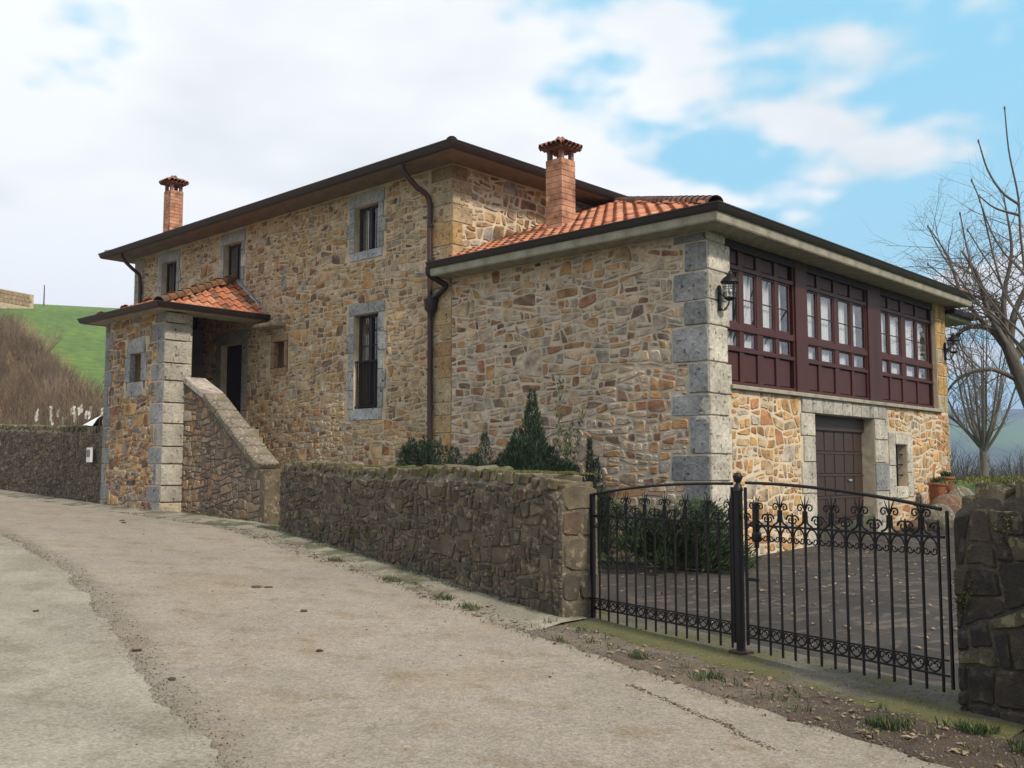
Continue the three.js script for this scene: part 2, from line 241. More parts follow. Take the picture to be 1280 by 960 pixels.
function Hnear(x, z) {
  const b = prof(z), d = (x - xw(z)) * .967; if (d <= 0) return b;
  const open = sstep(-9, -6.5, z); const house = lerp(b, .028 * Math.max(0, x) - .02, open) + (x > 6.5 ? .14 * (x - 6.5) * sstep(6.5, 9, x) * open : 0);
  return lerp(b, Math.min(house, 1.15), sstep(.3, 4.2, d));
}
const DEG = Math.PI / 180;
function Hfar(x, z) {
  const dx = x - EYE.x, dz = z - EYE.z, r = Math.hypot(dx, dz), th = Math.atan2(-dz, dx) / DEG;
  let y = lerp(.6, -34, sstep(38, 330, r)) + 5 * (fbm(x / 160 + 9, z / 160 + 4, 201, 4) - .5) * sstep(60, 300, r);
  const far = sstep(900, 2400, r); y += far * (150 + 210 * (fbm(x / 1300 + 3.3, z / 1300 + 8.1, 203, 5) - .45)) ;
  // pasture hill behind the house's far end
  const w = sstep(40, 56, th) * (1 - sstep(100, 135, th));
  const hill = 1 + 23.6 * sstep(24, 165, r) - 30 * sstep(175, 420, r) + .4 * (fbm(x / 18, z / 18, 207, 3) - .5) * sstep(45, 80, r);
  return lerp(y, Math.max(hill, y), w);
}
function H(x, z) {
  const r = Math.hypot(x + 4, z + 2), t = sstep(24, 42, r); if (t <= 0) return Hnear(x, z); return lerp(clamp(Hnear(x, z), -.8, 1.3), Hfar(x, z), t);
}
// one land sheet to the horizon
{
  const RN = 150, SN = 420, pos = [], colr = [], idx = []; const rr = i => i === 0 ? .01 : 1.2 * Math.pow(5200 / 1.2, (i - 1) / (RN - 2));
  for (let i = 0; i < RN; i++) for (let j = 0; j < SN; j++) {
    const r = rr(i), a = j / SN * Math.PI * 2, x = EYE.x + r * Math.cos(a), z = EYE.z - r * Math.sin(a), y = H(x, z) - .06 * (1 - sstep(30, 60, r)); pos.push(x, y, z);
    const th = a / DEG, n = fbm(x / 9, z / 9, 211, 4), n2 = fbm(x / 60, z / 60, 213, 4); const n5 = fbm(x / 2.2, z / 2.2, 215, 3); let c = [.035 + .05 * n + .035 * n5, .085 + .07 * n + .05 * n5, .016 + .02 * n];
    if (r > 22 && r < 130 && th > 50 && th < 110) { const lim = lerp(50, 106, clamp((th - 65) / 4.7)) + 14 * (n2 - .5); const k = 1 - sstep(lim - 8, lim + 4, r); c = c.map((q, m) => lerp(q, [.135 + .05 * n, .088 + .03 * n, .042][m], k)); }
    if (r > 45 && !(th > 45 && th < 110)) { const f = sstep(.45, .55, fbm(x / 240, z / 240, 217, 4)); c = c.map((q, m) => lerp(q, [.034, .040, .020][m], f * .85)); }
    colr.push(...c);
    if (i < RN - 1) { const A = i * SN + j, B = i * SN + (j + 1) % SN; idx.push(A, A + SN, B, B, A + SN, B + SN); }
  }
  const g = new THREE.BufferGeometry(), luv = []; for (let i = 0; i < pos.length; i += 3) luv.push(pos[i] / 5, pos[i + 2] / 5); g.setAttribute('uv', new THREE.Float32BufferAttribute(luv, 2)); g.setAttribute('position', new THREE.Float32BufferAttribute(pos, 3)); g.setAttribute('color', new THREE.Float32BufferAttribute(colr, 3)); g.setIndex(idx); g.computeVertexNormals();
  if (g.attributes.normal.getY(SN * 5) < 0) { const ix = g.index.array; for (let k = 0; k < ix.length; k += 3) { const t = ix[k]; ix[k] = ix[k + 1]; ix[k + 1] = t; } g.computeVertexNormals(); }
  setting(obj('land', g, M.land), 'grassy land with a pasture hill and far blue hills');
}
// a sheet between two curves a(t), b(t) (x,z), t along ; colour from f(x,z,s)
function sheet(name, mat, t0, t1, nt, ns, A, B, lift, colorF, label) {
  const pos = [], uv = [], cl = [], idx = [];
  for (let i = 0; i <= nt; i++) { const t = lerp(t0, t1, i / nt), a = A(t), b = B(t); for (let j = 0; j <= ns; j++) { const s = j / ns, x = lerp(a[0], b[0], s), z = lerp(a[1], b[1], s); pos.push(x, H(x, z) + (typeof lift === 'function' ? lift(x, z, s) : lift), z); uv.push(x, z); cl.push(...colorF(x, z, s)); if (i < nt && j < ns) { const k = i * (ns + 1) + j; idx.push(k, k + 1, k + ns + 1, k + 1, k + ns + 2, k + ns + 1); } } }
  const g = new THREE.BufferGeometry(); g.setAttribute('position', new THREE.Float32BufferAttribute(pos, 3)); g.setAttribute('uv', new THREE.Float32BufferAttribute(uv, 2)); g.setAttribute('color', new THREE.Float32BufferAttribute(cl, 3)); g.setIndex(idx); g.computeVertexNormals();
  if (g.attributes.normal.getY(5) < 0) { const ix = g.index.array; for (let k = 0; k < ix.length; k += 3) { const t = ix[k]; ix[k] = ix[k + 1]; ix[k + 1] = t; } g.computeVertexNormals(); }
  return setting(obj(name, g, mat), label);
}
const slabX = z => { const P = [[-40, -2.0], [-20, -5.0], [-9.17, -7.0], [-4.17, -8.04], [-.64, -9.1], [1.26, -9.69], [2.68, -10.11], [3.62, -10.46], [7, -12.2], [12, -15.5], [30, -26]]; for (let i = 0; i < P.length - 1; i++) if (z <= P[i + 1][0]) return lerp(P[i][1], P[i + 1][1], clamp((z - P[i][0]) / (P[i + 1][0] - P[i][0]))); return -26; };
const roadEdge = z => xw(z) - (.62 + .22 * fbm(z * .6, 1.5, 221, 3) + .12 * (fbm(z * 4, 7, 223, 3) - .5) + .25 * sstep(2, 6, z));
const cmul = (c, k) => c.map(q => q * k);
sheet('road', M.road, -60, 40, 420, 60, z => [slabX(z) - 3.5, z], z => [roadEdge(z) + .35, z], .0, (x, z) => {
  const big = fbm(x * .5, z * .28, 231, 4), st = fbm(x * 1.5, z * .8, 232, 4), d = x - slabX(z); let c = cmul([.385, .340, .285], .84 + .32 * big);
  const k = sstep(.62, .72, st) * .14; c = [c[0] * (1 - k * .3), c[1] * (1 - k * .55), c[2] * (1 - k)];
  const jn = 1 - sstep(.02, .42 + .6 * (fbm(z * 2, x, 235, 3) - .5), Math.abs(d - .05)); c = c.map((q, i) => lerp(q, [.20, .175, .14][i], .55 * jn));   // loose grit in the joint beside the slab
  const pt = sstep(.66, .70, fbm(x * .8 + 4, z * 1.6, 237, 5)); c = c.map((q, i) => lerp(q, [.34, .27, .20][i], .35 * pt));
  return c;
}, 'dusty beige asphalt lane');
sheet('concrete_apron', M.slab, -40, 20, 1100, 24, z => [slabX(z) - 14, z], z => [slabX(z) + .10 * (fbm(z * 1.8, 3, 241, 4) - .5) * 2 + .09 * (fbm(z * 9, 8, 245, 4) - .5), z], .006, (x, z) => { const n = fbm(x * .7, z * .7, 243, 5), m = sstep(.60, .68, fbm(x * 1.3, z * 1.3, 244, 4)); let c = cmul([.415, .375, .315], .80 + .34 * n); return c.map((q, i) => lerp(q, [.30, .25, .17][i], .45 * m)); }, 'pale worn concrete apron beside the lane');
const mossy = (x, z) => sstep(.56, .66, fbm(x * 2.3, z * 2.3, 251, 4));
sheet('pavement', M.slab, -26, 1.6, 420, 12, z => [roadEdge(z) - .03, z], z => [xw(z) + .25, z], (x, z, s) => (s < .01 ? -.03 : .010 + .03 * sstep(.25, .6, s) + .018 * Math.max(-.3, fbm(x * 5, z * 5, 253, 3) - .5)), (x, z, s) => { let c = cmul([.36, .33, .27], .7 + .6 * fbm(x * 2, z * 2, 254, 4)); const m = mossy(x, z); c = c.map((q, i) => lerp(q, [.07, .095, .025][i], .8 * m)); const e = sstep(.58, .66, fbm(x * 3.1 + 8, z * 3.1, 255, 4)); return c.map((q, i) => lerp(q, [.12, .095, .065][i], .7 * e)); }, 'broken old concrete footpath along the wall');
sheet('gravel_verge', M.verge, 1.3, 14, 160, 10, z => [roadEdge(z) - .05, z], z => [xw(z) + .2, z], (x, z, s) => (s < .01 ? -.03 : .008 + .02 * Math.max(0, fbm(x * 6, z * 6, 257, 3) - .4)), (x, z, s) => { let c = cmul([.20, .165, .13], .6 + .8 * fbm(x * 2, z * 2, 258, 4)); const g = sstep(.52, .62, fbm(x * 1.6, z * 1.6, 259, 4)); return c.map((q, i) => lerp(q, [.085, .06, .042][i], sstep(4.2, 5.4, z) * .8)).map((q, i) => lerp(q, [.30, .27, .22][i], g * .5 * (1 - sstep(4, 5, z)))); }, 'dark gravel and soil verge below the gate');
sheet('gate_threshold', M.slab, 1.3, 6.2, 160, 14, z => [xw(z) - .16 + .22 * (fbm(z * 3, 2, 261, 5) - .5), z], z => [xw(z) + .85, z], (x, z, s) => (s < .01 ? -.01 : .022 + .012 * (fbm(x * 4, z * 4, 265, 3) - .5)), (x, z, s) => { let c = cmul([.16, .14, .11], .5 + .9 * fbm(x * 3, z * 3, 262, 4)); const m = sstep(.40, .56, fbm(x * 3.1, z * 2.2, 263, 5) + .16 * (1 - Math.abs(s - .25) * 2.4)); return c.map((q, i) => lerp(q, [.135, .13, .032][i], m * .85)); }, 'mossy concrete threshold under the gate');
sheet('yard_paving', M.yard, -6.6, 12, 200, 60, z => [xw(z) + .55 + .25 * sstep(1, 1.6, z), z], z => [z > 0 ? 13 : .15, z], .008, (x, z) => { let c = cmul([.095, .082, .072], .6 + .8 * fbm(x * .9, z * .9, 271, 4)); const g = sstep(8, 9.5, x + 1.2 * (fbm(x, z, 272, 3) - .5)); return c.map((q, i) => lerp(q, [.07, .13, .03][i], g)); }, 'dark stone paved yard in front of the garage');
// ================================================================ HOUSE
const house = thing('stone_house', 'two storey rubble stone farmhouse with orange tiled roofs and maroon gallery', 'house');
const ZM = -5.8, ZE = -19.1, XA = 10.1, XM = 9.2;            // main block z range, annex far end
const fL = new Face([0, 0, 0], [0, 0, 1], [-1, 0, 0]);       // long side, u = z
const fF = new Face([0, 0, 0], [1, 0, 0], [0, 0, 1]);        // gallery side, u = x
const fM = new Face([0, 0, ZM], [1, 0, 0], [0, 0, 1]);       // main block end above the annex roof
const fP = new Face([-2.4, 0, 0], [0, 0, 1], [-1, 0, 0]);    // porch outer side
const fPf = new Face([0, 0, -12.62], [1, 0, 0], [0, 0, 1]);  // porch front
const RH = rngOf(5);
const houseStones = [];
// ---- openings of the long side: [u0,u1,v0,v1]
const W1 = [-8.90, -8.10, 6.14, 7.13], W2 = [-14.27, -13.47, 6.14, 7.13], W3 = [-17.48, -16.70, 6.14, 7.13], W4 = [-8.87, -8.06, 2.72, 4.75], NI = [-11.92, -11.51, 3.82, 4.44], DO = [-14.28, -13.32, 2.5, 4.55];
const ring = (w, s, t, b) => [w[0] - s, w[1] + s, w[2] - b, w[3] + t];
const palAnnex = pick([[4.2, .47, .395, .285], [3.4, .47, .36, .22], [2.2, .42, .255, .115], [.9, .30, .155, .08], [1.0, .20, .135, .09], [.9, .36, .33, .27]]);
const palMain = pick([[4, .46, .37, .245], [3.4, .45, .33, .175], [2.1, .41, .245, .10], [.8, .29, .15, .07], [1.2, .20, .13, .085], [.8, .37, .325, .255]]);
const palFront = pick([[3, .50, .31, .12], [2.4, .46, .35, .20], [1.6, .42, .21, .09], [1.5, .42, .37, .28]]);
const palPorch = pick([[3, .33, .26, .16], [2.4, .38, .24, .10], [1.8, .26, .125, .06], [1.8, .24, .215, .175], [.8, .15, .10, .07]]);
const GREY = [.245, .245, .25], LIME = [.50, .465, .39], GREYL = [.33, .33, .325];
// annex long wall
const wallA = obj('wall', wallPanel(fL, [[ZM, -.6], [0, -.6], [0, 5.17], [ZM, 5.17]], [], .5), M.mortarAnnex, house);
const quoinRects = [];
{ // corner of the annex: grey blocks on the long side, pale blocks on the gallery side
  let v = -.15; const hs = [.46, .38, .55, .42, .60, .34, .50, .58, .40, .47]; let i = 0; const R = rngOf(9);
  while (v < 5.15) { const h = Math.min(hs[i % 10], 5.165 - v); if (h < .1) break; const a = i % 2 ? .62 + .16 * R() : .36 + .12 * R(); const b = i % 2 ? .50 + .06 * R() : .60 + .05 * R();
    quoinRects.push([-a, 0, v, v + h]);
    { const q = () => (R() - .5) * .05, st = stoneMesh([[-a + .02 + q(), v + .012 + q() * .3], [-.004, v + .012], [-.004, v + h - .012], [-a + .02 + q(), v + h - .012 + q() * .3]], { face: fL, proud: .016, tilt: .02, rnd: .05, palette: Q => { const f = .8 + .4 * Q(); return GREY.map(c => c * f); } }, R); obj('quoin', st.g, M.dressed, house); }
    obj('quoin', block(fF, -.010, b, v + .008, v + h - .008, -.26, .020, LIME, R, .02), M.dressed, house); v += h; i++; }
}
houseStones.push(...rubble({ face: fL, u0: ZM, w: -ZM, h: 5.15, rects: quoinRects.map(r => [r[0] - ZM, r[1] - ZM + .1, r[2], r[3]]), seed: 21, palette: palAnnex, asp: 1.5, joint: .040, med: .021, cell: .36, flat: 1.7, proud: .010, smear: [.54, .475, .375] }).map(s => (s.p = wallA, s)));
// main long wall
const mq = []; { let v = 0, i = 0; const R = rngOf(14); while (v < 7.46) { const h = Math.min(.24 + .3 * R(), 7.47 - v), a = (i % 2 ? .50 : .26) + .16 * R(), b = (i % 2 ? .22 : .42) + .2 * R(); mq.push([a, b, v, v + h]); v += h; i++; } }
const wallM = obj('wall', wallPanel(fL, [[ZE, -.6], [ZM - .001, -.6], [ZM - .001, 7.49], [ZE, 7.49]], [W1, W2, W3, W4, [NI[0] - .16, NI[1] + .16, NI[2] - .12, NI[3] + .10], DO], .5), M.mortarMain, house);
{ const R = rngOf(15); for (const [a, b, v0, v1] of mq) { const c = palMain(R).map((q, k) => lerp(q, [.40, .28, .14][k], .5)); obj('quoin', block(fL, ZM - a + .01, ZM - .004, v0 + .01, v1 - .01, -.2, .016, c, R), M.dressed, house); if (v0 > 5.3) obj('quoin', block(fM, -.008, b, v0 + .01, v1 - .01, -.2, .018, c, R), M.dressed, house); }
  let v = .3, i = 0; while (v < 7.4) { const h = Math.min(.4 + .15 * R(), 7.47 - v), a = i++ % 2 ? .55 : .35; obj('quoin', block(fL, ZE + .004, ZE + a, v + .01, v + h - .01, -.2, .016, [.33, .30, .24], R), M.dressed, house); mq.push([-1, a, v, v + h]); v += h; } }
const surr = [[W1, .26, .30, .22], [W2, .24, .30, .20], [W3, .24, .30, .20], [W4, .27, .24, .25], [NI, .20, .18, .20], [DO, .24, .34, 0]];
const mainRects = surr.map(([w, s, t, b]) => { const r = ring(w, s, t, b); return [r[0] - ZE, r[1] - ZE, r[2], r[3]]; });
for (const q of mq) mainRects.push(q[0] < 0 ? [0, q[1], q[2], q[3]] : [ZM - q[0] - ZE, ZM - ZE + .1, q[2], q[3]]);
houseStones.push(...rubble({ face: fL, u0: ZE, w: ZM - ZE, h: 7.46, rects: mainRects, seed: 22, palette: palMain, asp: 1.42, joint: .031, med: .0155, cell: .30, flat: 1.6, proud: .012, smear: [.47, .39, .27]}).map(s => (s.p = wallM, s)));
// main end wall above the annex
const wallE = obj('wall', wallPanel(fM, [[.001, 4.4], [XM, 4.4], [XM, 7.488], [.001, 7.488]], [], .5), M.mortarFront, house);
houseStones.push(...rubble({ face: fM, w: XM, h: 7.45, rects: mq.filter(q => q[0] > 0).map(q => [-.1, q[1], q[2], q[3]]), seed: 23, palette: pick([[3, .42, .29, .14], [2, .38, .30, .2], [1.5, .26, .14, .07], [1, .33, .3, .25]]), asp: 1.4, joint: .055, med: .028, rnd: .17, smear: [.60, .52, .39], proud: .015, keep: (x, y) => y > 5.3 + .4 * x }).map(s => (s.p = wallE, s)));
// the other, unseen sides
obj('wall', [box(.5, XM, -.6, 7.48, ZE + .001, ZE + .5), box(XM - .5, XM, -.6, 7.479, ZE + .5, ZM - .5), box(XA - .5, XA - .002, -.6, 5.165, ZM, -.5)], M.mortarMain, house);
obj('floor', [box(.5, XA - .5, 2.45, 2.68, ZM, -.5), box(.5, XM - .5, 2.2, 2.44, ZE + .5, ZM - .5), box(.5, XM - .5, 4.95, 5.15, ZE + .5, ZM - .5)], M.plaster, house);
obj('partition', [box(.5, XA - .5, 2.69, 5.16, -2.6, -2.5), box(1.6, 1.7, 2.45, 7.4, ZE + .5, ZM - .5), box(.5, XA - .5, -.5, 2.44, -2.2, -2.1)], M.plaster, house);
// ---- gallery-side lower wall
const GA = [3.48, 6.02, -.5, 2.43], SL = [7.02, 7.62, 1.08, 1.94];
const wallF = obj('wall', wallPanel(fF, [[.3, -.6], [XA - .001, -.6], [XA - .001, 5.168], [9.52, 5.168], [9.52, 2.70], [.3, 2.70]], [GA, SL], .45), M.mortarFront, house);
const frontRects = [[-1, .62, 0, 6], [2.92, 6.72, -.6, 2.74], [6.60, 7.95, .80, 2.22], [9.52, 10.2, 2.7, 5.2]];
houseStones.push(...rubble({ face: fF, w: XA, h: 2.70, rects: frontRects, seed: 24, palette: palFront, asp: 1.25, joint: .050, med: .024, flat: 1.35, cell: .34, proud: .010, rnd: .17, smear: [.55, .46, .33] }).map(s => (s.p = wallF, s)));
{ const R = rngOf(31);
  // right-hand pilaster of ochre blocks
  let v = 2.72; while (v < 5.1) { const h = Math.min(.24 + .2 * R(), 5.16 - v), sp = .3 + .35 * R(); const c = R() < .7 ? [.50, .31, .12] : [.45, .37, .24]; obj('quoin', block(fF, 9.53, 9.53 + sp * .57 - .008, v + .008, v + h - .008, -.2, .014, c, R, .02), M.dressed, house); obj('quoin', block(fF, 9.53 + sp * .57 + .008, XA - .006, v + .008, v + h - .008, -.2, .016, c, R, .02), M.dressed, house); v += h; }
}
houseStones.push(...rubble({ face: fF, w: .4, h: 2.5, u0: 9.72, seed: 26, palette: palFront, asp: 1.2, joint: .03, med: .05 }).map(s => (s.p = wallF, s)));
// ---- garage
const garage = new THREE.Group(); garage.name = 'garage_doorway'; house.add(garage);
{ const R = rngOf(41), P = (u0, u1, v0, v1, c = LIME) => obj('jamb_stone', block(fF, u0 + .006, u1 - .006, v0 + .006, v1 - .006, -.44, .022, c, R, .015), M.dressed, garage);
  let v = -.4, i = 0; for (const h of [.78, .62, .56, .46, .41]) { P(2.93 + (i % 2 ? .10 : 0), 3.48, v, v + h); P(6.02, 6.62 + (i % 2 ? -.06 : .06), v, v + h, i === 2 ? GREYL : LIME); v += h; i++; }
  for (let k = 0; k < 9; k++) { const u0 = lerp(2.98, 6.62, k / 9), u1 = lerp(2.98, 6.62, (k + 1) / 9); obj('lintel_stone', block(fF, u0 + .005, u1 - .005, 2.435, 2.735, -.44, .026, [.42, .40, .35], R, .012), M.dressed, garage); }
  // sectional door, set back in the opening
  obj('door_head', fF.put(box(3.49, 6.01, 2.16, 2.43, -.27, -.20)), M.garage, garage);
  const door = obj('door', fF.put(box(3.49, 6.01, -.1, 2.16, -.29, -.255)), M.garage, garage);
  for (let r = 0; r < 5; r++) for (let c = 0; c < 6; c++) { const w = 2.50 / 6; obj('panel', fF.put(rbox(3.495 + c * w + .03, 3.495 + (c + 1) * w - .03, .06 + r * .42 + .035, .06 + (r + 1) * .42 - .025, -.26, -.240, .006)), M.garage, door); }
  for (let r = 0; r <= 5; r++) obj('rail', fF.put(rbox(3.49, 6.01, .035 + r * .42, .065 + r * .42, -.26, -.232, .006)), M.garage, door);
  obj('handle', fF.put(rbox(5.30, 5.42, 1.20, 1.24, -.232, -.20, .008)), M.lead, door);
}
// slit window with iron bars
const slit = new THREE.Group(); slit.name = 'slit_window'; house.add(slit);
{ const R = rngOf(43), S = (a) => obj('surround_stone', block(fF, ...a, -.40, .022, LIME, R, .012), M.dressed, slit);
  S([6.66, 7.015, .86, 1.50]); S([6.70, 7.015, 1.51, 2.18]); S([7.625, 7.93, .86, 1.36]); S([7.625, 7.88, 1.37, 2.18]); S([7.02, 7.62, 1.945, 2.18]); S([7.02, 7.62, .84, 1.075]);
  obj('shutter', fF.put(box(7.02, 7.62, 1.08, 1.94, -.42, -.38)), M.garage, slit);
  obj('bar', fF.put(box(7.30, 7.33, 1.08, 1.94, -.10, -.07)), M.iron, slit); for (const y of [1.3, 1.52, 1.73]) obj('bar', fF.put(box(7.02, 7.62, y, y + .025, -.105, -.085)), M.iron, slit);
}
// ---- glazed gallery
obj('sill', fF.put(rbox(.58, 9.66, 2.705, 2.775, -.30, .075, .012)), M.concrete, house);
function bay(u0, u1, lights) { // lights: pane edges
  const b = new THREE.Group(); b.name = 'gallery_window'; house.add(b); const D = -.12, F = (a, d0, d1, r = .008) => fF.put(rbox(...a, D + d0, D + d1, r));
  obj('frame', [F([u0, u1, 5.04, 5.165], -.06, .05), F([u0, u1, 4.70, 4.775], -.05, .035), F([u0, u1, 3.69, 3.80], -.05, .035), F([u0, u1, 3.345, 3.41], -.05, .035), F([u0, u1, 2.775, 2.85], -.05, .035), F([u0, u0 + .05, 2.78, 5.1], -.05, .028), F([u1 - .05, u1, 2.78, 5.1], -.05, .028)], M.maroon, b);
  lights.forEach(([a, c], i) => {
    if (i) obj('mullion', F([lights[i - 1][1], a, 2.85, 5.04], -.045, .022), M.maroon, b);
    obj('panel', F([a + .03, c - .03, 4.80, 5.02], -.03, -.008), M.maroon, b); obj('panel', F([a + .02, c - .02, 2.87, 3.33], -.03, -.004), M.maroon, b);
    obj('panel', F([a - .02, c + .02, 4.78, 5.035], -.045, -.024), M.maroon, b); obj('panel', F([a - .02, c + .02, 2.855, 3.342], -.045, -.022), M.maroon, b);
    const s = .035; const sash = obj('sash', [F([a, a + s, 3.80, 4.70], -.03, .010), F([c - s, c, 3.80, 4.70], -.03, .010), F([a, c, 4.665, 4.70], -.031, .009), F([a, c, 3.80, 3.845], -.031, .009), F([a + s, c - s, 4.225, 4.245], -.02, .004), F([a, a + s, 3.41, 3.69], -.03, .006), F([c - s, c, 3.41, 3.69], -.03, .006), F([a, c, 3.66, 3.69], -.031, .005), F([a, c, 3.41, 3.44], -.031, .005)], M.maroon, b);
    obj('pane', fF.put(box(a + s, c - s, 4.245, 4.665, D - .014, D - .010)), M.glass, sash); obj('pane', fF.put(box(a + s, c - s, 3.845, 4.225, D - .014, D - .010)), M.glass, sash); obj('pane', fF.put(box(a + s, c - s, 3.44, 3.66, D - .014, D - .010)), M.glass, sash);
    // net curtain hanging in folds behind the glass
    const cw = i === lights.length - 1 ? .58 : .96, N = 28, pos = [], ix = []; for (let k = 0; k <= N; k++) { const u = lerp(a, a + (c - a) * cw, k / N), d = D - .10 - .026 * Math.sin(k * 1.7 + a * 9) - .006 * Math.sin(k * .63); pos.push(u, 3.0, d, u, 4.69, d - .004); if (k < N) ix.push(2 * k, 2 * k + 2, 2 * k + 1, 2 * k + 1, 2 * k + 2, 2 * k + 3); }
    const g = new THREE.BufferGeometry(); g.setAttribute('position', new THREE.Float32BufferAttribute(pos, 3)); g.setAttribute('uv', new THREE.Float32BufferAttribute(pos.filter((_, q) => q % 3 < 2), 2)); g.setIndex(ix); g.computeVertexNormals(); obj('curtain', fF.put(g), M.curtain, b);
  });
}
bay(.60, 3.00, [[.66, 1.10], [1.24, 1.68], [1.87, 2.31], [2.44, 2.86]]);
bay(3.44, 6.06, [[3.50, 3.91], [4.05, 4.60], [4.79, 5.32], [5.43, 6.01]]);
bay(6.68, 9.515, [[6.74, 7.13], [7.22, 7.80], [8.03, 8.61], [8.70, 9.35]]);
for (const [a, b] of [[3.0, 3.44], [6.06, 6.68]]) obj('gallery_post', fF.put(rbox(a, b, 2.78, 5.163, -.20, -.055, .015)), M.maroon, house);
obj('gallery_head', fF.put(rbox(.60, 9.515, 5.02, 5.164, -.19, -.06, .01)), M.darkwood, house);

// ---- windows of the long side
function windowAt(w, sides, opt = {}) {
  const g = new THREE.Group(); g.name = opt.name || 'window'; house.add(g); const [u0, u1, v0, v1] = w, R = rngOf(Math.round(u0 * -100 + v0 * 7)), S = (a, c = opt.stone || GREYL) => obj(a.length > 4 ? a[4] : 'surround_stone', block(fL, a[0] + .004, a[1] - .004, a[2] + .004, a[3] - .004, opt.bare ? -.13 : -.30, .018, c, R, .012), M.dressed, g);
  const [s, t, b] = sides; S([u0 - s * .75, u1 + s * .8, v1, v1 + t, 'lintel']); if (b) S([u0 - s * .5, u1 + s * .55, v0 - b, v0, 'sill'], opt.sill);
  const n = opt.n || 3; for (let k = 0; k < n; k++) { const a = lerp(v0, v1, k / n), c = lerp(v0, v1, (k + 1) / n); S([u0 - (k % 2 ? s : s * .72), u0, a, c], k === 1 && opt.pale ? LIME : undefined); S([u1, u1 + (k % 2 ? s : s * .68), a, c], k === 1 && opt.pale ? LIME : undefined); }
  if (opt.bare) return g;
  const d = -.13, f = .055, B = (a, b2, c, e, d0 = d - .05, d1 = d) => fL.put(rbox(a, b2, c, e, d0, d1, .006));
  const um = (u0 + u1) / 2; obj('frame', [B(u0, u0 + f, v0, v1), B(u1 - f, u1, v0, v1), B(u0 + f, u1 - f, v1 - f, v1), B(u0 + f, u1 - f, v0, v0 + f), B(um - .045, um + .045, v0 + f, v1 - f, d - .045, d + .012)], M.darkwood, g);
  if (v1 - v0 > 1.5) { obj('glazing_bar', [B(u0 + f, u1 - f, v0 + 1.35, v0 + 1.375, d - .03, d - .005), B(u0 + f, u1 - f, v0 + .95, v0 + 1.03, d - .04, d - .002)], M.darkwood, g); obj('lower_panel', B(u0 + f, u1 - f, v0 + f, v0 + .95, d - .035, d - .012), M.darkwood, g); }
  for (const [a, b2] of [[u0 + f, um - .045], [um + .045, u1 - f]]) obj('pane', fL.put(box(a, b2, v0 + f, v1 - f, d - .028, d - .024)), M.glass, g);
  if (!opt.noCurtain) obj('curtain', [fL.put(box(u0 + .16, u0 + .30, v0 + .05, v1 - .05, d - .12, d - .115)), fL.put(box(um + .08, um + .20, v0 + .05, v1 - .05, d - .12, d - .115))], M.curtain, g);
  obj('bar', [-.25, 0, .25].map(k => fL.put(box(um + k - .006, um + k + .006, v0, v1, -.085, -.073))), M.iron, g);
  if (opt.rail) { obj('guard_rail', [fL.put(box(u0 - .07, u1, v0 + 1.0, v0 + 1.035, -.06, -.02)), fL.put(box(u0 - .02, u1, v0 + .04, v0 + .06, -.06, -.02)), ...Array.from({ length: 7 }, (_, k) => fL.put(box(u0 + .06 + k * .11, u0 + .074 + k * .11, v0 + .06, v0 + 1.0, -.05, -.036)))], M.iron, g); }
  return g;
}
windowAt(W1, [.27, .30, .20], { sill: [.40, .41, .43] }); windowAt(W2, [.25, .30, .16], { pale: true }); windowAt(W3, [.25, .30, .16]);
windowAt(W4, [.27, .24, .25], { rail: true, n: 5, noCurtain: true, sill: [.36, .37, .38] });
windowAt(NI, [.20, .18, .20], { bare: true, stone: [.34, .22, .12], n: 1, name: 'niche_window' });
obj('corbel_stone', fL.put(paint(rbox(-12.38, -11.46, 4.76, 4.88, -.2, .34, .05), [.36, .29, .19])), M.stone, house);
{ const R = rngOf(57), g = new THREE.Group(); g.name = 'door'; house.add(g); for (let k = 0; k < 4; k++) { const a = lerp(2.3, 4.55, k / 4), b = lerp(2.3, 4.55, (k + 1) / 4); obj('jamb_stone', block(fL, DO[0] - .24, DO[0] - .004, a + .004, b - .004, -.3, .02, [.30, .275, .23], R), M.dressed, g); obj('jamb_stone', block(fL, DO[1] + .004, DO[1] + .26, a + .004, b - .004, -.3, .02, [.30, .275, .23], R), M.dressed, g); } obj('lintel', block(fL, DO[0] - .25, DO[1] + .27, 4.555, 4.88, -.3, .02, [.30, .275, .23], R), M.dressed, g);
  for (let k = 0; k < 6; k++) obj('plank', fL.put(rbox(lerp(DO[0], DO[1], k / 6) + .003, lerp(DO[0], DO[1], (k + 1) / 6) - .003, 2.5, 4.55, -.20, -.16, .005)), M.darkwood, g); }

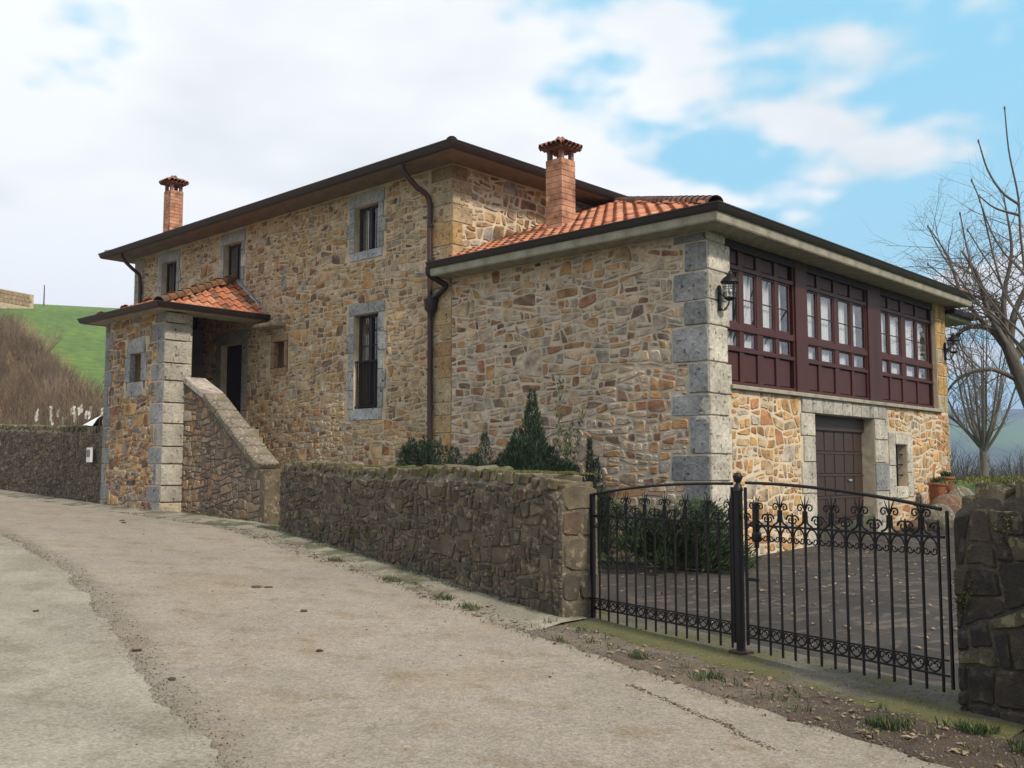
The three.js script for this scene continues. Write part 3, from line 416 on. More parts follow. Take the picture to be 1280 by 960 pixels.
// ---- porch
const PZ0 = -15.58, PZ1 = -12.62, PX = -2.4, PW = [-14.25, -13.72, 3.47, 4.13];
const porchWall = obj('wall', wallPanel(fP, [[PZ0, -.3], [PZ1, -.3], [PZ1, 5.0], [PZ0, 5.0]], [[PW[0] - .2, PW[1] + .2, PW[2] - .2, PW[3] + .2]], .5), M.mortarMain, house);
const wallPf = obj('wall', wallPanel(fPf, [[PX + .001, -.3], [-1.74, -.3], [-1.74, 5.0], [PX + .001, 5.0]], [], .5), M.mortarMain, house);
obj('wall', box(PX + .5, -.02, -.3, 4.99, PZ0 + .01, PZ0 + .45), M.plaster, house);
obj('landing', box(PX + .5, -.005, -.3, 2.44, PZ0 + .45, PZ1 - .02), M.concrete, house);
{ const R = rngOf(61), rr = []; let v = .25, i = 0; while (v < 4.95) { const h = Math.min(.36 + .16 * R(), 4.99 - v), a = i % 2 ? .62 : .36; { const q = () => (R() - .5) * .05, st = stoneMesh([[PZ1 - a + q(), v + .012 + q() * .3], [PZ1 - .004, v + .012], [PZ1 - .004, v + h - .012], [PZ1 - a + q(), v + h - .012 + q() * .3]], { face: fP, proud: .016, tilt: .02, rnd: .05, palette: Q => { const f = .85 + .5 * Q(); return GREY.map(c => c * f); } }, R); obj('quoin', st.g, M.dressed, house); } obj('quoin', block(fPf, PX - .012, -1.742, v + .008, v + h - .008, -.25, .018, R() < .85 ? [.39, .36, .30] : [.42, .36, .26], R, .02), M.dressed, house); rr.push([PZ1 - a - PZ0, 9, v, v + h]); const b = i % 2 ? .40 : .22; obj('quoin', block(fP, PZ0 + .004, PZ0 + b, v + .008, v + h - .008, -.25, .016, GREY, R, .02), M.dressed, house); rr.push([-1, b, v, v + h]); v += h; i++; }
  const g = new THREE.Group(); g.name = 'porch_window'; house.add(g); const B = a => obj('surround_stone', block(fP, a[0], a[1], a[2], a[3], -.13, .018, GREYL, R, .012), M.dressed, g); B([PW[0] - .14, PW[1] + .16, PW[3] + .004, PW[3] + .36]); B([PW[0] - .12, PW[1] + .12, PW[2] - .34, PW[2] - .004]); B([PW[0] - .26, PW[0] - .004, PW[2], PW[3]]); B([PW[1] + .004, PW[1] + .28, PW[2], PW[3]]);
  rr.push([PW[0] - .28 - PZ0, PW[1] + .30 - PZ0, PW[2] - .34, PW[3] + .36]);
  houseStones.push(...rubble({ face: fP, u0: PZ0, w: PZ1 - PZ0, h: 4.98, rects: rr, seed: 27, palette: palPorch, asp: 1.4, joint: .030, med: .024, smear: [.46, .38, .26] }).map(s => (s.p = porchWall, s)));
}
// stair and its sloping parapet
{ for (let k = 0; k < 10; k++) obj('step', rbox(-1.44, -.03, -.2, .34 + (k + 1) * .205, -10.95 - k * .165 - (k === 9 ? .17 : .20), -10.95 - k * .165, .012), M.concrete, house);
  const X0 = -1.90, fS = new Face([X0, 0, 0], [0, 0, 1], [-1, 0, 0]), top = z => lerp(3.40, 1.42, clamp((z + 12.3) / 2.75));
  const wS = obj('stair_wall', wallPanel(fS, [[-12.61, -.2], [-9.45, -.2], [-9.45, 1.42], [-9.55, 1.42], [-12.3, 3.40], [-12.61, 3.42]], [], .44), M.mortarOld, house);
  const dk = pick([[3, .19, .15, .115], [2, .25, .19, .13], [1, .24, .15, .095]]), oc = pick([[3, .32, .24, .14], [2, .26, .17, .09], [1, .33, .29, .22]]);
  houseStones.push(...rubble({ face: fS, u0: -12.61, w: 3.16, h: 3.4, seed: 28, palette: (R, x, y) => (x + .25 * (R() - .5) < .75 - .15 * (y - 1) ? oc : dk)(R), asp: 1.3, joint: .028, med: .026, proud: .014, keep: (x, y) => y < top(x - 12.61) - .20 }).map(s => (s.p = wS, s)));
  const R = rngOf(63); const cp = (z0, z1, c, m) => { const y0 = top(z0), y1 = top(z1), L = Math.hypot(z1 - z0, y1 - y0), g = new RoundedBoxGeometry(.54, .15, L - .01, 2, .03); boxUV(g); paint(g, c); g.rotateX(Math.atan2(y0 - y1, z1 - z0)); g.translate(X0 + .22, (y0 + y1) / 2 + .07, (z0 + z1) / 2); obj('coping_stone', g, m, house); };
  cp(-12.6, -11.75, [.46, .42, .35], M.stone); for (let k = 0; k < 4; k++) cp(-11.75 + k * .56, -11.75 + (k + 1) * .56, [.25, .225, .19], M.old);
  obj('end_post', paint(rbox(X0 - .015, X0 + .40, -.1, 1.43, -9.48, -9.26, .025), [.19, .155, .12]), M.old, house);
}
// ---- eaves: soffit slabs, fascias and gutters, swept round the corners
function sweep(path, prof2, closed = false) { // path in (x,z), outward = right of travel ; prof2 [[out,y]...]
  const n = path.length, pos = [], idx = [], m = prof2.length, uv = []; let run = 0;
  for (let i = 0; i < n; i++) { const p = path[i], a = path[Math.max(0, i - 1)], b = path[Math.min(n - 1, i + 1)]; const d1 = [p[0] - a[0], p[1] - a[1]], d2 = [b[0] - p[0], b[1] - p[1]], nm = d => { const l = Math.hypot(...d) || 1; return [-d[1] / l, d[0] / l]; }; let n1 = nm(d1), n2 = nm(d2); if (i === 0) n1 = n2; if (i === n - 1) n2 = n1; const k = 1 + n1[0] * n2[0] + n1[1] * n2[1], nx = (n1[0] + n2[0]) / k, nz = (n1[1] + n2[1]) / k; if (i) run += Math.hypot(...d1);
    let q = 0; prof2.forEach(([o, y], j) => { if (j) q += Math.hypot(o - prof2[j - 1][0], y - prof2[j - 1][1]); pos.push(p[0] + nx * o, y, p[1] + nz * o); uv.push(run, q); }); }
  for (let i = 0; i < n - 1; i++) for (let j = 0; j < m - 1; j++) { const a = i * m + j; idx.push(a, a + 1, a + m, a + 1, a + m + 1, a + m); }
  for (const e of [0, n - 1]) { const c = e * m; for (let j = 1; j < m - 1; j++) idx.push(c, c + j, c + j + 1); }
  const g = new THREE.BufferGeometry(); g.setAttribute('position', new THREE.Float32BufferAttribute(pos, 3)); g.setAttribute('uv', new THREE.Float32BufferAttribute(uv, 2)); g.setIndex(idx); const h = toCreasedNormals(g.toNonIndexed(), .5); return h;
}
const loop = l => [...l, l[0]];
const annexPath = [[0, -5.98], [0, 0], [XA, 0], [XA, ZM - .1]], mainPath = [[XM, ZM], [XM, ZE], [0, ZE], [0, ZM], [XM, ZM]], porchPath = [[-.01, PZ0], [PX, PZ0], [PX, PZ1 + .04], [-.01, PZ1 + .04]];
const flip = p => p;
function eave(path, o, y0, y1, yg, gw, mats) {
  obj('soffit', sweep(path, loop([[-.45, y0], [o - .10, y0], [o - .10, y0 + .012], [-.45, y0 + .012]])), mats[0], house);
  if (mats[1]) obj('fascia', sweep(path, loop([[-.3, y0 + .013], [o - .11, y0 + .013], [o - .09, y0 + .015], [o - .07, y1], [-.3, y1]])), mats[1], house);
  const P = [[o - gw, yg], [o - gw, yg - gw * .8], [o - gw * .75, yg - gw], [o - gw * .35, yg - gw * .98], [o - .02, yg - gw * .7], [o, yg - .03], [o + .012, yg - .02], [o + .012, yg], [o - .012, yg], [o - .02, yg - .03], [o - gw * .4, yg - gw * .85], [o - gw + .015, yg - gw * .75], [o - gw + .015, yg]];
  obj('gutter', sweep(path, loop(P)), M.gutter, house);
}
// travel direction such that outward is to the right
const rev = p => p;
eave(rev(annexPath), .54, 5.17, 5.31, 5.435, .125, [M.concrete, M.concrete]);
eave(rev(mainPath), .75, 7.49, 7.50, 7.645, .15, [M.soffit, M.soffit]);
eave(rev(porchPath), .50, 5.0, 5.03, 5.115, .12, [M.concrete, M.concrete]);
// ---- roofs
const tileGeo = (() => { const W = .235, L = .40, h = [0, .004, .028, .050, .056, .048, .024, .004, .0], n = h.length, pos = [], idx = [], uv = []; for (let r = 0; r < 3; r++) for (let i = 0; i < n; i++) { const u = i / (n - 1) * (W + .012); const y = r === 0 ? h[i] + .004 : r === 1 ? h[i] + .046 : h[i] + .004, s = r < 2 ? 0 : L; pos.push(u - W / 2, y, -s); uv.push(u * 2, s * 2 + r * .02); } for (let r = 0; r < 2; r++) for (let i = 0; i < n - 1; i++) { const a = r * n + i; idx.push(a, a + 1, a + n, a + 1, a + n + 1, a + n); } const g = new THREE.BufferGeometry(); g.setAttribute('position', new THREE.Float32BufferAttribute(pos, 3)); g.setAttribute('uv', new THREE.Float32BufferAttribute(uv, 2)); g.setIndex(idx); return toCreasedNormals(g.toNonIndexed(), .7); })();
const tiles = [];
function slope(poly, name, base) { // poly 3D, first edge is the eave ; lays tiles on it
  const P = poly.map(p => V3(...p)), e = P[1].clone().sub(P[0]).normalize(), n0 = P[1].clone().sub(P[0]).cross(P[2].clone().sub(P[0])).normalize(); if (n0.y < 0) n0.negate(); let up = n0.clone().cross(e).normalize(); if (up.y < 0) up.negate();
  const loc = P.map(p => { const q = p.clone().sub(P[0]); return [q.dot(e), q.dot(up)]; });
  const inside = (x, y) => { let c = false; for (let i = 0, j = loc.length - 1; i < loc.length; j = i++) { const a = loc[i], b = loc[j]; if ((a[1] > y) !== (b[1] > y) && x < (b[0] - a[0]) * (y - a[1]) / (b[1] - a[1]) + a[0]) c = !c; } return c; };
  const g = new THREE.BufferGeometry(), pos = [], ix = []; for (const d of [.004, -.05]) for (const p of P) pos.push(p.x + n0.x * d, p.y + n0.y * d, p.z + n0.z * d); const k = P.length; for (let i = 1; i < k - 1; i++) ix.push(0, i, i + 1, k, k + i + 1, k + i); for (let i = 0; i < k; i++) { const j = (i + 1) % k; ix.push(i, j, k + i, j, k + j, k + i); } g.setAttribute('position', new THREE.Float32BufferAttribute(pos, 3)); g.setIndex(ix); const gg = g.toNonIndexed(); gg.computeVertexNormals(); boxUV(gg); obj('roof_deck', gg, M.ridge[0], house);
  const R = rngOf(Math.round(P[0].x * 31 + P[0].z * 17 + 500)), xs = loc.map(q => q[0]), ys = loc.map(q => q[1]), row = .34, right = e.clone(), back = up.clone().negate(); const basis = new THREE.Matrix4().makeBasis(right, n0, right.clone().cross(n0));
  const flipZ = right.clone().cross(n0).dot(back) > 0;      // local -z must run up the slope
  for (let r = 0, y = .0; y < Math.max(...ys); r++, y += row) for (let x = Math.min(...xs) + .117; x < Math.max(...xs); x += .235) { if (!inside(x, Math.max(y, .01) + row * .35)) continue; const m = basis.clone(); if (!flipZ) m.multiply(new THREE.Matrix4().makeRotationY(Math.PI)); const c = P[0].clone().addScaledVector(e, x).addScaledVector(up, y).addScaledVector(n0, .006 + .006 * R()); m.setPosition(c); const d = EYE.clone().sub(c), dist = d.length(); tiles.push({ m, c, mat: [0, 0, 0, 1, 1, 2, 2, 3, 4, 5][Math.floor(R() * 10)], score: (d.dot(n0) / dist + .05) / (dist * dist) }); }
}
function hipTiles(a, b, mats, parent, r = .115, step = .34) { const A = V3(...a), B = V3(...b), L = A.distanceTo(B), d = B.clone().sub(A).normalize(), n = Math.round(L / step), R = rngOf(Math.round(a[0] * 91 + 7)); for (let k = 0; k < n; k++) { const g = new THREE.CylinderGeometry(r * .86, r * 1.06, step * 1.18, 10, 1, true, -Math.PI / 2, Math.PI), gi = g.clone(); const ix = g.index.array; gi.scale(.86, 1, .86); const gm = merge([g, gi]); gm.computeVertexNormals(); const side = V3(0, 1, 0).cross(d).normalize(), nrm = d.clone().cross(side).normalize(); const m = new THREE.Matrix4().makeBasis(side, d, nrm.y > 0 ? nrm : nrm.negate()); const mm = new THREE.Mesh(gm, mats[Math.floor(R() * mats.length)]); mm.name = 'ridge_tile'; mm.castShadow = mm.receiveShadow = true; mm.applyMatrix4(m); mm.position.copy(A).addScaledVector(d, (k + .5) * step).add(V3(0, .012 + .008 * R(), 0)); parent.add(mm); } }
const SA = .415, ea = .45, ya = 5.36, apA = [XA / 2, ya + SA * (XA / 2 + ea), ZM];
slope([[-ea, ya, ZM], [-ea, ya, ea], apA], 'a'); slope([[-ea, ya, ea], [XA + ea, ya, ea], apA], 'b'); slope([[XA + ea, ya, ea], [XA + ea, ya, ZM], apA], 'c');
hipTiles([-ea + .05, ya + .07, ea - .05], [apA[0], apA[1] + .05, apA[2] + .02], M.ridge, house); hipTiles([XA + ea - .05, ya + .05, ea - .05], [apA[0], apA[1] + .05, apA[2] + .02], M.ridge, house);
const em = .64, ym = 7.57, SM = .27, hw = XM / 2 + em, rz0 = ZE - em + hw, rz1 = ZM + em - hw, ry = ym + SM * hw;
slope([[-em, ym, ZE - em], [-em, ym, ZM + em], [XM / 2, ry, rz1], [XM / 2, ry, rz0]], 'm1'); slope([[-em, ym, ZM + em], [XM + em, ym, ZM + em], [XM / 2, ry, rz1]], 'm2'); slope([[XM + em, ym, ZM + em], [XM + em, ym, ZE - em], [XM / 2, ry, rz0], [XM / 2, ry, rz1]], 'm3'); slope([[XM + em, ym, ZE - em], [-em, ym, ZE - em], [XM / 2, ry, rz0]], 'm4');
hipTiles([-em + .06, ym + .05, ZM + em - .06], [XM / 2, ry + .05, rz1], M.ridge, house); hipTiles([-em + .06, ym + .05, ZE - em + .06], [XM / 2, ry + .05, rz0], M.ridge, house);
const ep = .41, yp = 5.02, SP = .46, pxe = PX - ep, pz1 = PZ1 + .04 + ep, pz0 = PZ0 - ep, wy = yp + SP * -pxe * .86, pr = (pz1 - pz0) / 2;
const apP = [0, wy, pz1 - 1.55], apP0 = [0, wy, pz0 + 1.55];
slope([[pxe, yp, pz1], [0, yp, pz1], apP], 'p1'); slope([[pxe, yp, pz0], [pxe, yp, pz1], apP, apP0], 'p2'); slope([[0, yp, pz0], [pxe, yp, pz0], apP0], 'p3');
hipTiles([pxe + .03, yp + .06, pz1 - .03], [apP[0], apP[1] + .05, apP[2]], M.ridgeOld, house, .125, .30);
obj('lead_flashing', tube([[-.03, wy + .10, apP[2] - .05], [-.03, lerp(wy, yp, .5) + .08, lerp(apP[2], pz1, .5)], [-.03, yp + .07, pz1 - .05]], .07, .06, 5), M.lead, house);
tiles.sort((a, b) => b.score - a.score); tiles.slice(0, 300).forEach(t => { const m = new THREE.Mesh(tileGeo, M.tile[t.mat]); m.name = 'roof_tile'; m.castShadow = m.receiveShadow = true; m.applyMatrix4(t.m); house.add(m); });
{ const rest = tiles.slice(300).map(t => tileGeo.clone().applyMatrix4(t.m)); stuff(obj('roof_tiles', rest, M.tile[0], house)); }
// low roof beyond the far end
obj('side_roof', [sweep(rev([[XA, .10], [XA + 1.45, .10], [XA + 1.45, -4]]), loop([[-.6, 4.90], [.0, 4.90], [.0, 5.0], [-.6, 5.0]])), box(XA, XA + 1.4, 4.905, 5.02, -4, -.1)], M.concrete, house);
obj('side_gutter', sweep(rev([[XA, .10], [XA + 1.45, .10], [XA + 1.45, -4]]), loop([[.005, 4.98], [.13, 5.0], [.13, 5.10], [.005, 5.10]])), M.gutter, house);
slope([[XA, 5.10, .2], [XA + 1.56, 5.10, .2], [XA + 1.56, 5.1, -.6], [XA, 5.55, -1.4]], 's');
obj('side_post', rbox(XA + 1.2, XA + 1.4, .4, 4.92, -3.9, -3.7), M.concrete, house);
// ---- chimneys
function chimney(x, z, y0, y1, w, courses) {
  const c = new THREE.Group(); c.name = 'chimney'; house.add(c); const R = rngOf(Math.round(x * 100 + 900)); obj('flue', box(x + .012, x + w - .012, y0, y1 - .01, z - w + .012, z - .012), M.brick[1], c);
  const h = (y1 - y0) / courses; for (let k = 0; k < courses; k++) { const a = y0 + k * h + .004, b = y0 + (k + 1) * h - .004, t = .11, q = M.brick[Math.floor(R() * 3)], q2 = M.brick[Math.floor(R() * 3)];
    const j = k % 2 ? 0 : t; const L = [[x, x + t, z - w + j, z - t + j], [x + w - t, x + w, z - w + t - j, z - j], [x + (k % 2 ? 0 : t), x + w - (k % 2 ? t : 0), z - t, z], [x + (k % 2 ? t : 0), x + w - (k % 2 ? 0 : t), z - w, z - w + t]]; 
    if (k % 2) { L[0] = [x, x + t, z - w, z - t - .002]; L[1] = [x + w - t, x + w, z - w + t + .002, z]; L[2] = [x, x + w - t - .002, z - t, z]; L[3] = [x + t + .002, x + w, z - w, z - w + t]; } else { L[0] = [x, x + t, z - w + t + .002, z]; L[1] = [x + w - t, x + w, z - w, z - t - .002]; L[2] = [x + t + .002, x + w, z - t, z]; L[3] = [x, x + w - t - .002, z - w, z - w + t]; }
    L.forEach((l, i) => obj('brick', rbox(l[0], l[1], a, b, l[2], l[3], .006), i % 2 ? q : q2, c)); }
  for (const [i, j] of [[0, 0], [1, 0], [0, 1], [1, 1]]) obj('cap_post', box(x + .02 + i * (w - .12), x + .10 + i * (w - .12), y1, y1 + .20, z - .10 - j * (w - .12), z - .02 - j * (w - .12)), M.ridge[2], c);
  const cx = x + w / 2, cz = z - w / 2, hw2 = w / 2 + .085; obj('cap_slab', box(cx - hw2 + .03, cx + hw2 - .03, y1 + .20, y1 + .235, cz - hw2 + .03, cz + hw2 - .03), M.ridge[2], c);
  for (let s = 0; s < 4; s++) for (let k = 0; k < 5; k++) { const o = (k - 2) * .115, top = .26 - Math.abs(o) * .62, g = tube([[o, .03, hw2 + .05], [o * .75, .10 + .02, hw2 * .5], [o * .3, top * .86, .04]], .052, .045, 7, 5); g.rotateY(s * Math.PI / 2); g.translate(cx, y1 + .225, cz); obj('cap_tile', g, M.ridge[(s + k) % 3], c); }
}
chimney(1.0, -3.82, 5.9, 7.42, .41, 13); chimney(.55, -18.2, 7.7, 9.50, .40, 18);
// ---- downpipes
function downpipe(pts, r, extra) { const g = obj('downpipe', tube(pts, r, r, 10, pts.length * 8), M.pipe, house); if (extra) extra(g); return g; }
downpipe([[-.62, 7.52, -6.62], [-.60, 7.40, -6.62], [-.34, 7.08, -6.50], [-.14, 6.92, -6.40], [-.09, 6.75, -6.38], [-.09, 6.2, -6.37], [-.09, 5.6, -6.36], [-.09, 5.0, -6.35], [-.09, 4.4, -6.34], [-.09, 3, -6.33], [-.09, 1.6, -6.32], [-.09, .2, -6.32]], .055, g => {
  const head = new THREE.LatheGeometry([[.06, -.28], [.075, -.20], [.13, -.12], [.14, .02], [.155, .05], [.155, .08], [.12, .09], [.06, .16]].map(p => new THREE.Vector2(...p)), 14); head.translate(-.10, 4.72, -6.30); obj('rainwater_head', head, M.gutter, g);
  obj('branch_pipe', tube([[-.46, 5.36, -6.0], [-.44, 5.22, -6.0], [-.24, 5.10, -5.92], [-.12, 5.02, -5.86], [-.11, 4.93, -5.98], [-.10, 4.82, -6.22]], .06, .06, 9, 30), M.gutter, g);
  for (const y of [6.3, 5.6, 3.4, 1.9]) { const c = new THREE.CylinderGeometry(.066, .066, .04, 12); c.translate(-.09, y, -6.35); obj('clamp', c, M.gutter, g); } });
downpipe([[-.60, 7.52, -18.72], [-.58, 7.40, -18.72], [-.32, 7.12, -18.65], [-.12, 6.95, -18.6], [-.09, 6.75, -18.6], [-.09, 5.5, -18.6], [-.09, 3, -18.6], [-.09, .7, -18.6]], .05);
// stones of the house
layStones(houseStones, s => s.p, house, M.stone, 'rubble_stones');

// ================================================================ BOUNDARY WALLS
const palDark = pick([[3, .115, .098, .077], [2, .145, .122, .092], [1.4, .18, .148, .105], [.6, .145, .098, .07]]);
function lineFace(a, b) { const dx = b[0] - a[0], dz = b[1] - a[1], L = Math.hypot(dx, dz); return [new Face([a[0], 0, a[1]], [dx / L, 0, dz / L], [-dz / L, 0, dx / L]), L]; }
function oldWall(name, label, a, b, thick, topF, o) { // o.rows: squared blocks instead of rubble
  // topF(u) absolute height ; a -> b runs left to right seen from the road
  const [face, L] = lineFace(a, b), w = thing(name, label, 'wall', null, [0, 0, 0]);
  const base = u => { const p = face.at(u, 0, 0); return Math.min(H(p.x, p.z), H(p.x - face.N.x * thick, p.z - face.N.z * thick)) - .12; };
  // core, rounded on top
  const pos = [], idx = [], uv = [], n = Math.ceil(L / .15), R = rngOf(o.seed + 3), m = 9; for (let i = 0; i <= n; i++) { const u = L * i / n, y0 = base(u), y1 = topF(u) + .03 * (fbm(u * 2.5, o.seed, 301, 3) - .5), r = thick / 2; const prof2 = [[-.0, y0], [-.004, y1 - .16], [.03, y1 - .07], [r * .5, y1 - .015], [r, y1], [r * 1.5, y1 - .015], [thick - .03, y1 - .07], [thick, y1 - .16], [thick, y0]]; prof2.forEach(([d, y], j) => { const p = face.at(u, y + (j > 1 && j < 7 ? .03 * (R() - .5) : 0), -d + .0); pos.push(p.x, p.y, p.z); uv.push(u, j < 4 ? y : y + d); }); if (i < n) for (let j = 0; j < m - 1; j++) { const k = i * m + j; idx.push(k, k + m, k + 1, k + 1, k + m, k + m + 1); } }
  for (const e of [0, n]) for (let j = 1; j < m - 1; j++) idx.push(e * m, e * m + j, e * m + j + 1);
  const g = new THREE.BufferGeometry(); g.setAttribute('position', new THREE.Float32BufferAttribute(pos, 3)); g.setAttribute('uv', new THREE.Float32BufferAttribute(uv, 2)); g.setIndex(idx); obj('core', toCreasedNormals(g.toNonIndexed(), .9), o.core || M.mortarOld, w);
  const h = o.h; const st = (o.rows ? coursed : rubble)({ rows: o.rows, face, w: L, h, seed: o.seed, palette: o.pal || palDark, asp: o.asp || 1.2, joint: o.joint || .026, med: o.med || .015, cell: o.cell || .30, rnd: .10, flat: o.flat || 1.5, proud: o.proud || .022, tilt: o.tilt ?? .18, smear: [.15, .13, .10], shear: (u, v) => [u, lerp(base(u), topF(u) - .12, v / h)] });
  // rough top course, tilted flat stones with moss and lichen
  const tops = []; const R2 = rngOf(o.seed + 9); const mossP = pick([[2, .16, .135, .09], [2, .11, .11, .045], [1.5, .20, .18, .13]]);
  for (let u = .02; u < L - .05;) { const wd = (o.cop || .09) * (.7 + .9 * R2()); const gg = new RoundedBoxGeometry(wd * 1.05, .10 + .08 * R2(), thick * (.82 + .2 * R2()), 1, .018); gg.rotateZ(-.45 + .5 * R2()); gg.rotateX((R2() - .5) * .25); gg.rotateY((R2() - .5) * .4); boxUV(gg); paint(gg, mossP(R2)); const uv2 = gg.attributes.uv, q = R2() * 4; for (let i = 0; i < uv2.count; i++) uv2.setXY(i, uv2.getX(i) * .9 + q, uv2.getY(i) * .9 + q); gg.translate(u + wd / 2, topF(u) - (o.rows ? .0 : .035) + .03 * (R2() - .5), -thick / 2 + .05 * (R2() - .5)); face.put(gg); const c = face.at(u, topF(u), -thick / 2), d = EYE.distanceTo(c); tops.push({ g: gg, ctr: c, score: wd * .1 / (d * d) }); u += wd; }
  layStones(st, () => w, w, M.old, 'wall_stones'); layStones(tops, () => w, w, M.old, 'coping_stones', 'coping_stone', 200);
  return [w, face, L];
}
// along the lane in front of the house, its right end a squared pier
const [gwall, gface, GL] = oldWall('garden_wall', 'low dark rubble wall with mossy top running from steps to iron gate', [-2.98, -7.12], [-5.22, 1.42], .46, u => lerp(1.50, 1.34, clamp(u / 8.8)) + .03 * Math.sin(u * 1.3) - .10 * sstep(8.45, 8.83, u), { seed: 71, h: 1.5, rmax: .19, rmin: .06, asp: 1.25 });
{ // the end of the wall, seen through the gate
  const N = gface.U.clone(), U = V3(0, 1, 0).cross(N), e = gface.at(GL, 0, 0), f = new Face([e.x, 0, e.z], [U.x, 0, U.z], [N.x, 0, N.z]), st = coursed({ face: f, seed: 75, joint: .03, palette: palDark, proud: .02, tilt: .1, smear: [.15, .13, .10], shear: (u, v) => [u < .46 && U.dot(gface.N) > 0 ? u - .46 : u, v - .3], rows: [[.34, [.46]], [.30, [.22, .24]], [.36, [.46]], [.28, [.26, .2]], [.28, [.46]]] }); layStones(st, () => gwall, gwall, M.old, 'end_stones', 'end_stone'); }
oldWall('lane_wall', 'dark mossy rubble wall beside the porch carrying a small white plate', [-.9, -30], [-2.34, -15.62], .45, u => lerp(3.0, 2.42, u / 14.4), { seed: 81, h: 1.8, rmax: .17, rmin: .06, asp: .95 });
const [rwall, rface] = oldWall('gate_side_wall', 'dark wall of big rough stones with mossy top beyond the lock-case gate leaf', [-6.03, 5.72], [-7.35, 10.7], .55, u => 1.27 + .03 * Math.sin(u * 3) - .07 * (1 - sstep(0, .2, u)), { seed: 91, h: 1.45, rmax: .36, rmin: .10, asp: 1.0, cop: .13, core: std(.12, .105, .08, { map: T.lichen, bumpMap: T.grainB, bumpScale: .03 }), proud: .026, joint: .018, tilt: .07, med: .040, flat: 1.3, cell: .50, pal: pick([[3, .042, .037, .034], [2, .065, .055, .046], [1.2, .12, .105, .07]]) });
{ const R = rngOf(97), g = new THREE.Group(); for (let k = 0; k < 5; k++) { const s = new THREE.IcosahedronGeometry(.035 + .03 * R(), 1); s.scale(1.4, .55, 1); const p = rface.at(.12 + k * .17 + .1 * R(), 1.30 + .02 * R(), -.08 - .2 * R()); s.translate(p.x, p.y, p.z); obj('loose_pebble', paint(s, [.62, .58, .50]), M.stone, rwall); } }
// moss cushions on the wall tops and a few on the face
{ const spots = []; const R = rngOf(811); for (let k = 0; k < 130; k++) { const u = R() * GL; spots.push([gface.at(u, lerp(1.50, 1.34, u / 8.8) + .02, -.05 - .36 * R()), .05 + .08 * R(), V3(0, 1, 0)]); } for (const [u, v] of [[3.3, .55], [3.36, .45], [3.9, .5], [6.2, 1.1], [1.2, .9], [7.4, .2]]) spots.push([gface.at(u, v, .03), .06, gface.N]); for (let k = 0; k < 90; k++) spots.push([rface.at(R() * 1.8, 1.31 + .03 * R(), -.02 - .48 * R()), .06 + .09 * R(), V3(0, 1, 0)]); for (let k = 0; k < 12; k++) spots.push([rface.at(R() * 1.2, .1 + 1.1 * R(), .03), .05 + .05 * R(), rface.N]);
  const g = sprigMesh(spots.length * 90, (Q, i) => { const s = spots[i % spots.length], a = Q() * 6.283, r = s[1] * Math.sqrt(Q()); const p = s[2].y > .5 ? V3(s[0].x + Math.cos(a) * r, s[0].y + .012 - .1 * r, s[0].z + Math.sin(a) * r) : V3(s[0].x, s[0].y + Math.sin(a) * r * 1.6, s[0].z + Math.cos(a) * r); return [p, s[2].clone().add(V3((Q() - .5) * 1.2, (Q() - .3) * .8, (Q() - .5) * 1.2)).normalize(), .015 + .02 * Q(), .006]; }, 813, Q => { const f = .6 + .7 * Q(); return Q() < .35 ? [.15 * f, .14 * f, .035 * f] : [.085 * f, .095 * f, .022 * f]; }); tag(stuff(obj('wall_moss', g, M.leaf)), 'green and yellowish moss cushions on the old boundary walls', 'moss'); }
// small white utility plate
{ const f = new Face([-2.36, 0, 0], [.1, 0, .995].map((v, i) => v), [-.995, 0, .1]); const t = thing('utility_plate', 'small white plate with two grey squares on the dark lane wall', 'plate', null, [-2.41, 1.78, -16.2]); t.rotation.y = -.1; const B = (a, m, n) => obj(n, rbox(...a, .004), m, t); B([-.045, .01, -.17, .19, -.15, .15], M.white, 'plate'); B([-.052, -.044, -.04, .14, -.115, -.012], M.plateGrey, 'grey_square'); B([-.052, -.044, -.04, .14, .012, .115], M.plateGrey, 'grey_square'); }

